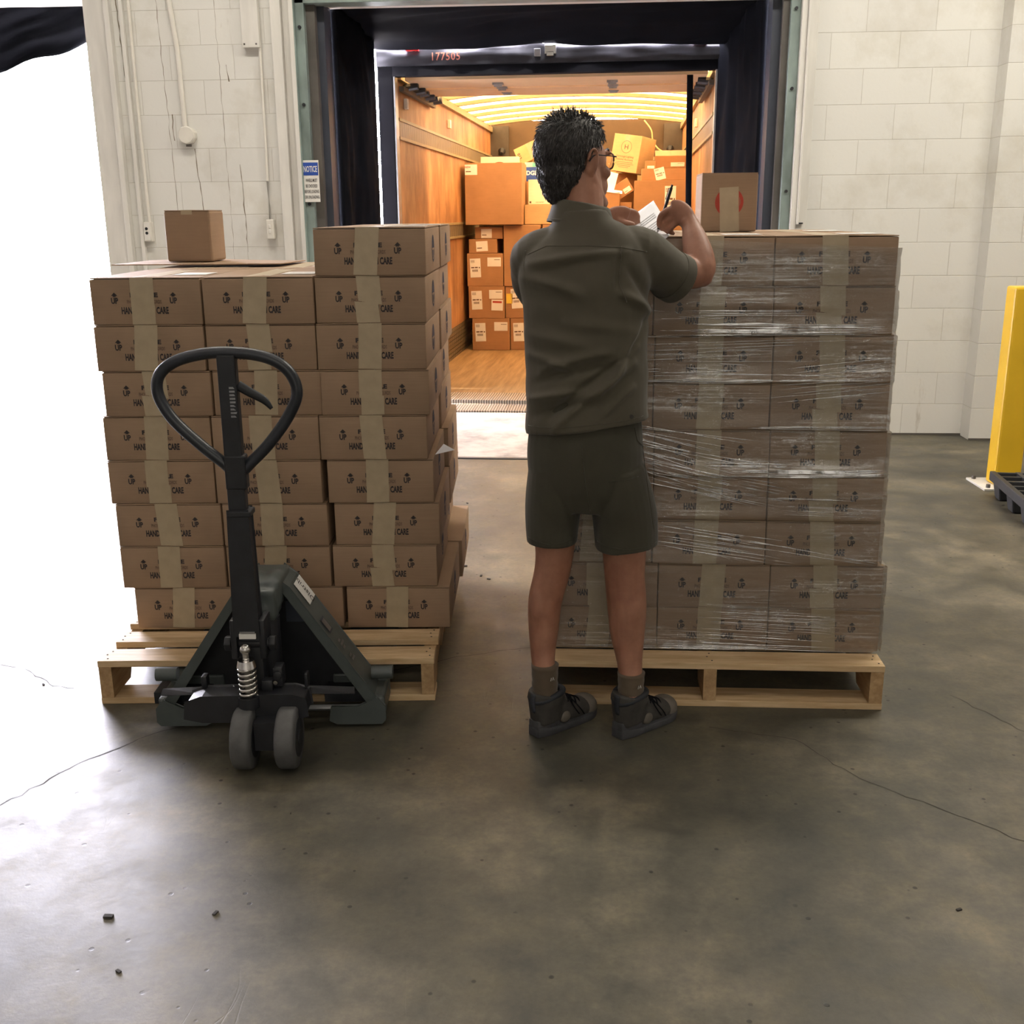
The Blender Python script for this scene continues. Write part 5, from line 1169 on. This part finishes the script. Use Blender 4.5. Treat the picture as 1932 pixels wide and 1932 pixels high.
def foldfn(co, nrm):
    o = 0.0045*noise.noise(Vector((co.x*7+co.z*9, co.y*7, co.z*14-co.x*6))) + 0.0010*noise.noise(Vector((co.x*30, co.y*30, co.z*30)))
    if nrm.y < 0.5:
        p = Vector((co.x, co.z))
        for a, b, w_, d_ in F_:
            ab = b-a; t_ = max(0, min(1, (p-a).dot(ab)/ab.length_squared)); q = a+ab*t_
            q += Vector((0, 0.006*math.sin(t_*3.1)))
            r_ = (p-q).length
            if r_ < 3*w_: o += 2.2*d_*math.exp(-(r_/(w_*0.85))**2)*(0.25+0.75*math.sin(math.pi*min(1, max(0, t_*0.9+0.05))))
    return o
sh = MB()
sh.tube([(0.004, 2.845, 0.885), (0.003, 2.846, 0.94), (0.002, 2.847, 1.03), (0.0, 2.847, 1.12), (-0.001, 2.845, 1.20), (-0.004, 2.842, 1.27), (-0.006, 2.842, 1.325), (-0.010, 2.844, 1.37), (-0.014, 2.845, 1.405), (-0.015, 2.848, 1.43)],
        [(0.164, 0.128), (0.163, 0.127), (0.161, 0.124), (0.161, 0.122), (0.166, 0.122), (0.170, 0.118), (0.163, 0.108), (0.130, 0.092), (0.082, 0.076), (0.068, 0.070)], 40, hint=(0, 1, 0), sub=5, power=2.35)
sh.tube([(0.07, 2.845, 1.33), (0.125, 2.855, 1.325), (0.165, 2.885, 1.302), (0.205, 2.925, 1.278), (0.232, 2.950, 1.263)], [(0.066, 0.07), (0.073, 0.070), (0.070, 0.066), (0.066, 0.062), (0.066, 0.061)], 24, hint=(0.4, 1, 0), sub=4)
sh.tube([(-0.08, 2.845, 1.335), (-0.125, 2.86, 1.32), (-0.138, 2.90, 1.295), (-0.140, 2.95, 1.26), (-0.132, 2.985, 1.235)], [(0.066, 0.07), (0.068, 0.072), (0.064, 0.066), (0.060, 0.062), (0.059, 0.060)], 24, hint=(0.4, 1, 0), sub=4)
shm = remeshed(sh, 0.0052, 5, 0.5, fn=foldfn, name='shirt')
# hem slopes up towards the right
for v in shm.vertices:
    if v.co.z < 0.95: v.co.z += (0.95-v.co.z)/0.065*0.018*(v.co.x/0.16)
    v.co -= PO
so_ = ob('shirt', shm, MT['shirt'], man)
# cuffs, collar, yoke seam, hem, side tab
def ringtube(c, n, ru, rv, u, th, m, name, mb=None, seg=40):
    pts = [Vector(c)+Vector(u)*ru*math.cos(2*math.pi*k/seg)+Vector(n).cross(Vector(u)).normalized()*rv*math.sin(2*math.pi*k/seg) for k in range(seg)]
    return pts
def band(c0, c1, hint, r0, r1, th, name, m, seg=36):
    c0, c1 = Vector(c0), Vector(c1); t_ = (c1-c0).normalized(); u = Vector(hint).cross(t_).normalized(); v = t_.cross(u); vs = []
    rings = [(c0, r0, 0), (c1, r1, 0), (c1, r1, -th), (c0, r0, -th)]
    for c, r, o in rings:
        for k in range(seg):
            a = 2*math.pi*k/seg; vs.append(c+u*((r[0]+o)*math.cos(a))+v*((r[1]+o)*math.sin(a)))
    fs = [(i*seg+k, i*seg+(k+1) % seg, ((i+1) % 4)*seg+(k+1) % seg, ((i+1) % 4)*seg+k) for i in range(4) for k in range(seg)]
    return MB().add(vs, fs).build(name, m, man, off=PO, auto=True)
band((0.217, 2.936, 1.271), (0.241, 2.958, 1.258), (0.4, 1, 0), (0.0675, 0.0640), (0.0685, 0.0640), 0.012, 'sleeve_cuff', MT['shirt']).parent = so_
band((-0.136, 2.965, 1.25), (-0.128, 2.992, 1.229), (0.4, 1, 0), (0.0620, 0.0635), (0.0615, 0.063), 0.012, 'sleeve_cuff', MT['shirt']).parent = so_
# collar: stand and folded fall
co = MB(); seg = 44
def collar(u, v):
    a = R(-205)+R(410-60)*u  # opening at the front right
    a = R(104)+R(332)*u
    ca, sa = math.cos(a), math.sin(a)
    prof = [(0.066, 1.392), (0.0635, 1.415), (0.0615, 1.440), (0.0640, 1.452), (0.0690, 1.447), (0.0755, 1.425), (0.0835, 1.403), (0.0845, 1.400), (0.080, 1.404)]
    f_ = v*(len(prof)-1); i = min(int(f_), len(prof)-2); t_ = f_-i
    r_ = prof[i][0]*(1-t_)+prof[i+1][0]*t_; z = prof[i][1]*(1-t_)+prof[i+1][1]*t_
    return Vector((-0.015+r_*ca*1.06, 2.85+0.003+r_*sa, z+0.012*math.sin(a)*-0.35-0.020*ca*0.55+0.002*noise.noise(Vector((u*9, v*3, 1)))))
mbc = MB(); mbc.grid(collar, 56, 17)
c_ = mbc.build('collar', MT['shirt'], so_, smooth=True, off=PO)
md = c_.modifiers.new('s', 'SOLIDIFY'); md.thickness = 0.003
# seams (fine raised cords lying on the cloth)
bpy.context.view_layer.update()
from mathutils.bvhtree import BVHTree
bv = BVHTree.FromPolygons([v.co.copy() for v in shm.vertices], [tuple(p.vertices) for p in shm.polygons])
def seam(pts, r=0.0013, name='seam', m='shirt', parent=None):
    P_ = []
    for i in range(len(pts)-1):
        a, b = Vector(pts[i]), Vector(pts[i+1])
        for k in range(10): P_.append(a.lerp(b, k/10))
    P_.append(Vector(pts[-1])); out = []
    for x, z in P_:
        h = bv.ray_cast(Vector((x, -1.0, z)), Vector((0, 1, 0)))
        if h[0] is not None: out.append(h[0]+Vector((0, -r*0.3, 0)))
    if len(out) > 2: MB().tube(out, r, 6).build(name, MT[m], parent or so_, smooth=True)
seam([(-0.150, 1.330), (-0.10, 1.352), (0.0, 1.352), (0.085, 1.347), (0.15, 1.335)])
seam([(0.085, 1.35), (0.083, 1.31), (0.080, 1.26), (0.10, 1.215)], 0.0012)
seam([(-0.155, 1.34), (-0.160, 1.30), (-0.150, 1.26)], 0.0012)
seam([(-0.150, 0.892), (0.0, 0.905), (0.15, 0.921)], 0.0010)
tabp = bv.ray_cast(Vector((0.118, -1.0, 0.925)), Vector((0, 1, 0)))[0]
if tabp is not None: MB().cyl(tabp+Vector((0, -0.003, 0)), tabp+Vector((0, 0.001, 0)), 0.0055, 12).build('button', MT['grit'], so_, auto=True)

# ---- shorts
def shortsfn(co, nrm):
    return 0.006*noise.noise(Vector((co.x*9, co.y*7, co.z*5+3))) + 0.0035*math.sin(co.x*60+co.z*9)*max(0, noise.noise(Vector((co.x*5, co.y*4, co.z*3))))
st = MB()
st.tube([(0.0, 2.850, 0.66), (0.0, 2.848, 0.72), (0.0, 2.846, 0.80), (0.0, 2.845, 0.88), (0.0, 2.845, 0.96)], [(0.115, 0.09), (0.145, 0.115), (0.157, 0.122), (0.152, 0.115), (0.140, 0.105)], 32, hint=(0, 1, 0), sub=4, power=2.3)
st.tube([(-0.078, 2.848, 0.76), (-0.084, 2.848, 0.68), (-0.087, 2.850, 0.62), (-0.088, 2.850, 0.556)], [(0.075, 0.105), (0.076, 0.102), (0.0745, 0.095), (0.071, 0.090)], 28, hint=(0, 1, 0), sub=4, power=2.2)
st.tube([(0.082, 2.848, 0.76), (0.102, 2.848, 0.68), (0.112, 2.850, 0.62), (0.117, 2.850, 0.546)], [(0.082, 0.108), (0.086, 0.106), (0.088, 0.100), (0.088, 0.095)], 28, hint=(0, 1, 0), sub=4, power=2.2)
sm_ = remeshed(st, 0.005, 2, 0.5, fn=shortsfn, name='shorts')
for v in sm_.vertices: v.co -= PO
sh_o = ob('shorts', sm_, MT['shorts'], man)
bv = BVHTree.FromPolygons([v.co.copy() for v in sm_.vertices], [tuple(p.vertices) for p in sm_.polygons])
seam([(-0.152, 0.580), (-0.09, 0.572), (-0.02, 0.582)], 0.0010, m='shorts', parent=sh_o)
seam([(0.035, 0.572), (0.11, 0.562), (0.195, 0.568)], 0.0010, m='shorts', parent=sh_o)
seam([(-0.01, 0.86), (0.0, 0.76), (0.015, 0.67)], 0.0012, m='shorts', parent=sh_o)
seam([(0.128, 0.89), (0.136, 0.855), (0.152, 0.835)], 0.0016, m='shorts', parent=sh_o)
seam([(0.152, 0.835), (0.165, 0.74), (0.188, 0.60)], 0.0011, m='shorts', parent=sh_o)
seam([(0.06, 0.755), (0.10, 0.757), (0.14, 0.762)], 0.0010, m='shorts', parent=sh_o)

# ---- socks and shoes
for (ax, ay), zt in (((-0.107, 2.802), 0.205), ((0.1355, 2.805), 0.185)):
    mb = MB(); prof = []
    n = 14
    for i in range(n): prof.append((0.0365+0.0012*math.sin(i*2.1)+(0.0015 if i > n-4 else 0), 0.042+0.0012*math.sin(i*2.1), 0.085+(zt-0.085)*i/(n-1)))
    mb.tube([(ax+0.0, ay+0.006*(z-0.1)/0.1, z) for _, _, z in prof], [(a, b) for a, b, _ in prof], 24, hint=(0, 1, 0))
    so2 = mb.build('sock', MT['sock'], man, smooth=True, off=PO)
    MB().tube([(ax+0.018, ay-0.0372, zt-0.032), (ax+0.0195, ay-0.0372, zt-0.022), (ax+0.022, ay-0.0368, zt-0.030), (ax+0.0245, ay-0.0352, zt-0.021), (ax+0.027, ay-0.0340, zt-0.030)], 0.0009, 5).build('woven_mark', MT['paper'], so2, off=PO)
def outline(y, grow=0.0):
    """half widths (inner, outer) of a shoe sole along its length 0..0.245"""
    t_ = y/0.245
    wv = 0.033*math.sin(math.pi*min(1, max(0, (t_*2.4+0.12)/2.0)))**0.5 if t_ < 0.3 else (0.031+0.013*math.sin(math.pi*min(1, (t_-0.3)/0.62)*0.55) if t_ < 0.78 else 0.043*math.sqrt(max(0.0, 1-((t_-0.78)/0.225)**2)))
    return wv+grow
def shoe(Hp, idx):
    M_ = Matrix.Translation(Hp) @ Matrix(((FS.x, FD.x, 0, 0), (FS.y, FD.y, 0, 0), (0, 0, 1, 0), (0, 0, 0, 1)))
    yy = [0.0005+0.244*i/30 for i in range(31)]
    wf = [max(0.004, outline(y)) for y in yy]; wf[0] = 0.018
    so = thing_part = None
    def shell(z0, z1, grow, name, m, par, yr=(0, 31), z1f=None, bev=0.003):
        L_ = [(-wf[i]-grow, yy[i]) for i in range(*yr)] + [(wf[i]+grow, yy[i]) for i in reversed(range(*yr))]
        n = len(L_); vs = [(x, y, z0+ (0.012*max(0, (y-0.19)/0.055)**2 if z0 < 0.01 else 0)) for x, y in L_] + [(x, y, (z1f(y) if z1f else z1)) for x, y in L_]
        mb = MB().add(vs, [tuple(range(n-1, -1, -1)), tuple(range(n, 2*n))] + [(i, (i+1) % n, n+(i+1) % n, n+i) for i in range(n)])
        return MB().merge(mb, M_).build(name, m, par, off=PO, auto=True, bevel=bev)
    up = MB()
    up.tube([(0, 0.014, 0.045), (0, 0.05, 0.048), (0, 0.10, 0.045), (0, 0.15, 0.038), (0, 0.195, 0.033), (0, 0.228, 0.028)], [(0.026, 0.028), (0.031, 0.038), (0.034, 0.040), (0.039, 0.034), (0.039, 0.030), (0.026, 0.018)], 22, hint=(0, 0, 1), sub=4)
    up.tube([(0, 0.052, 0.04), (0, 0.050, 0.08), (0, 0.052, 0.105), (0, 0.055, 0.122)], [(0.040, 0.050), (0.045, 0.052), (0.049, 0.057), (0.050, 0.058)], 22, hint=(0, 1, 0), sub=3)
    up.tube([(0, 0.10, 0.085), (0, 0.130, 0.065), (0, 0.155, 0.052)], [(0.026, 0.018), (0.028, 0.018), (0.030, 0.016)], 14, sub=2)
    um = remeshed(MB().merge(up, M_), 0.004, 6, 0.5, name='upper')
    for v in um.vertices: v.co -= PO
    s_ = ob('shoe', um, MT['shoe'], man)
    shell(0.0, 0.022, 0.003, 'outsole', MT['sole'], s_, z1f=lambda y: 0.020+0.012*max(0, 1-y/0.08)+0.006*max(0, (y-0.18)/0.06))
    shell(0.024, 0.046, 0.0015, 'heel_counter', MT['sole'], s_, yr=(0, 10), z1f=lambda y: 0.050-0.14*max(0, y-0.03))
    tc = MB().ell((0, 0.205, 0.030), (0.0415, 0.042, 0.036), 22, 16); tm = MB().merge(tc, M_)
    tt = tm.build('toe_cap', MT['toe'], s_, smooth=True, off=PO)
    c2 = MB(); pts = [(0.0415*math.cos(a), 0.053+0.050*math.sin(a), 0.119+0.005*math.cos(a*2)+0.008*math.sin(a)) for a in [2*math.pi*k/20 for k in range(20)]]
    c2.tube(pts, 0.0090, 10, closed=True)
    MB().merge(c2, M_).build('padded_collar', MT['shoeblue'], s_, smooth=True, off=PO)
    MB().merge(MB().tube([(0, 0.002, 0.075), (0, -0.004, 0.105), (0, 0.0, 0.132)], [(0.010, 0.004)]*3, 8, hint=(0, 1, 0), sub=3), M_).build('heel_tab', MT['shoeblue'], s_, smooth=True, off=PO)
    lc = MB()
    for k in range(4):
        y = 0.118+k*0.016; z = 0.094-k*0.0085; wx = 0.026+k*0.001
        lc.tube([(-wx, y+0.006, z-0.016), (-wx*0.4, y, z+0.001), (wx*0.4, y+0.003, z+0.001), (wx, y-0.004, z-0.014)], 0.0022, 6, sub=3)
    lc.tube([(0.008, 0.125, 0.093), (0.030, 0.135, 0.075), (0.044, 0.150, 0.050), (0.042, 0.165, 0.030)], 0.002, 6, sub=3)
    lc.tube([(0.005, 0.125, 0.093), (0.026, 0.120, 0.085), (0.040, 0.128, 0.060), (0.046, 0.14, 0.040)], 0.002, 6, sub=3)
    MB().merge(lc, M_).build('laces', MT['strap'], s_, smooth=True, off=PO)
    pn = MB(); cb = [(0.0365, 0.088, 0.022), (0.0385, 0.112, 0.024), (0.036, 0.112, 0.048), (0.034, 0.092, 0.052)]
    pn.ell((0.031, 0.098, 0.040), (0.0075, 0.020, 0.017)); MB().merge(pn, M_).build('side_patch', MT['toe'], s_, smooth=True, off=PO)
for i, H_ in enumerate(SHOES): shoe(H_, i)

# ---- hair
hb = MB()
hb.ell((0, -0.014, 0.031), (0.0760, 0.0965, 0.0885), 32, 24).ell((0, 0.02, 0.045), (0.062, 0.068, 0.068), 24, 18).ell((0, -0.040, -0.020), (0.062, 0.058, 0.068), 24, 18).ell((0, -0.045, -0.060), (0.046, 0.038, 0.042), 20, 14)
def haircut(c):
    if c.z < -0.098: return True
    front = 0.070 if c.z > 0.055 else (0.030 if c.z > 0.035 else (0.008 if c.z > 0.012 else (-0.020 if c.z > -0.036 else -0.006-0.30*max(0, -0.036-c.z))))
    return c.y > front + 0.006*math.sin(c.z*300)
hm_ = remeshed(hb, 0.004, 6, 0.5, fn=lambda c, n_: 0.0016*noise.noise(Vector((c.x*90, c.y*90, c.z*26)))+0.0012, cut=haircut, name='hair')
hm_.transform(Matrix.Translation(-PO) @ HM)
hair = ob('hair', hm_, MT['hair'], man)
bvh = BVHTree.FromPolygons([v.co.copy() for v in hm_.vertices], [tuple(p.vertices) for p in hm_.polygons])
rh = random.Random(11); HI = (Matrix.Translation(-PO) @ HM)
for nm, cnt, mtl in (('hair_strands', 2600, 'hair'), ('grey_strands', 420, 'hairgrey')):
    mb = MB(); polys = list(hm_.polygons); rh2 = random.Random(5 if nm[0] == 'h' else 9)
    for _ in range(cnt):
        p = polys[rh2.randrange(len(polys))]; c = p.center.copy(); n_ = p.normal.copy()
        lc = HI.inverted() @ c
        if nm == 'grey_strands' and lc.z > 0.085 and rh2.random() < 0.7: continue
        k_ = max(0.0, min(1.0, (lc.z-0.070)/0.042))*max(0.0, min(1.0, (0.062-abs(lc.x))/0.02)); k_ *= rh2.uniform(0.6, 1.0)
        g_ = HI.to_3x3() @ Vector((0, -0.45 if lc.z > 0.02 else -0.1, -1.0)); d_ = (g_-n_*g_.dot(n_)).normalized()
        d_ = (d_+Vector((rh2.uniform(-.25, .25), rh2.uniform(-.25, .25), rh2.uniform(-.15, .15)))).normalized()
        u_ = (HI.to_3x3() @ Vector((rh2.uniform(-.5, .5), rh2.uniform(-.5, .5), 1.0))).normalized()
        d_ = (d_*(1-k_)+u_*k_).normalized(); ln = rh2.uniform(0.008, 0.016 if (lc.z < 0.0 or k_ > 0.5) else 0.024)
        if k_ > 0.8 and rh2.random() < 0.3: ln *= 1.5
        pts = [c-n_*0.0005, c+d_*ln*0.4+n_*0.0016, c+d_*ln*0.8+n_*0.0014, c+d_*ln+n_*0.0002]; mb.tube(pts, [0.0009, 0.0010, 0.0007, 0.0002], 4)
    o = mb.build(nm, MT[mtl], hair, smooth=True); o['kind'] = 'stuff'

# ---- glasses (worn: a thing of their own)
gl = thing('eyeglasses', 'brown framed eyeglasses worn by the man', 'glasses', HC)
def GL(mb): q = MB(); q.merge(mb, HM); return q
for s in (-1, 1):
    cx = s*0.033
    rim = [(cx+0.024*math.copysign(abs(math.cos(a))**0.7, math.cos(a)), 0.097-0.008*abs(math.cos(a))*(1 if math.cos(a)*s > 0 else 0), 0.010+0.019*math.copysign(abs(math.sin(a))**0.75, math.sin(a))) for a in [2*math.pi*k/28 for k in range(28)]]
    GL(MB().tube(rim, (0.0022, 0.0022), 8, closed=True)).build('rim', MT['inkfaint'], gl, smooth=True, off=HC)
    q_ = MB().add([(x_, y_, z_) for x_, y_, z_ in rim], [tuple(range(28))]); GL(q_).build('lens', MT['film'], gl, off=HC)
    GL(MB().tube([(s*0.060, 0.090, 0.020), (s*0.069, 0.075, 0.020), (s*0.077, 0.03, 0.018), (s*0.079, -0.004, 0.016), (s*0.079, -0.020, 0.0)], [(0.0015, 0.005), (0.0015, 0.005), (0.0014, 0.004), (0.0014, 0.003), (0.0014, 0.003)], 8, hint=(1, 0, 0), sub=3)).build('temple', MT['ink'], gl, smooth=True, off=HC)
GL(MB().tube([(-0.008, 0.098, 0.014), (0, 0.103, 0.017), (0.008, 0.098, 0.014)], 0.0018, 8, sub=3)).build('bridge', MT['inkfaint'], gl, smooth=True, off=HC)

# ---- sheet of paper and pen
A_, B_, C_ = Vector((0.192, 3.30, 1.463)), Vector((0.238, 3.110, 1.375)), Vector((0.105, 3.165, 1.405))
D_ = B_ + (C_-A_)
mb = MB(); mb.grid(lambda u, v: A_.lerp(B_, u).lerp(C_.lerp(D_, u), v)+Vector((0, 0, 0.003*math.sin(u*3)*math.sin(v*3))), 10, 10)
sh_ = mb.build('paper_sheet', MT['paperw'], None, smooth=True)
md = sh_.modifiers.new('s', 'SOLIDIFY'); md.thickness = 0.0006
tag(sh_, 'white printed sheet held in the man\'s left hand above the cartons', 'paper')
mb = MB(); nr = (B_-A_).cross(C_-A_).normalized(); nr = nr if nr.y < 0 else -nr
for i in range(9):
    a = 0.30+i*0.055; 
    if i in (3,): continue
    l0, l1 = (0.18, 0.18+0.5+0.06*math.sin(i*3))
    # text lines run along the A->C direction
    q = lambda u, v: A_ + (B_-A_)*v + (C_-A_)*u + nr*0.0022 + Vector((0, 0, 0.003*math.sin(v*3)*math.sin(u*3)))
    mb.add([q(l0, a), q(l1, a), q(l1, a+0.014), q(l0, a+0.014)], [(0, 1, 2, 3)])
mb.build('printed_text', MT['steel'], sh_)
pen = thing('pen', 'black pen in the man\'s right hand', 'pen', (0.21, 3.09, 1.42))
pd = Vector((0.226-0.193, -0.012, 1.486-1.372)).normalized(); p0 = Vector((0.1925, 3.101, 1.372)); o_ = Vector((0.21, 3.09, 1.42))
MB().cyl(p0+pd*0.014, p0+pd*0.128, 0.0043, 12).build('barrel', MT['black'], pen, off=o_, auto=True)
MB().cyl(p0, p0+pd*0.014, 0.0008, 10, 0.0042).build('tip', MT['steel'], pen, off=o_, auto=True)
MB().cyl(p0+pd*0.128, p0+pd*0.136, 0.0030, 10).build('push_button', MT['black'], pen, off=o_, auto=True)
cn = Vector((-1, -0.5, 0.2)).normalized()
MB().tube([p0+pd*0.126+cn*0.003, p0+pd*0.126+cn*0.0075, p0+pd*0.095+cn*0.0065], [(0.0016, 0.0010)]*3, 6).build('clip', MT['black'], pen, off=o_)
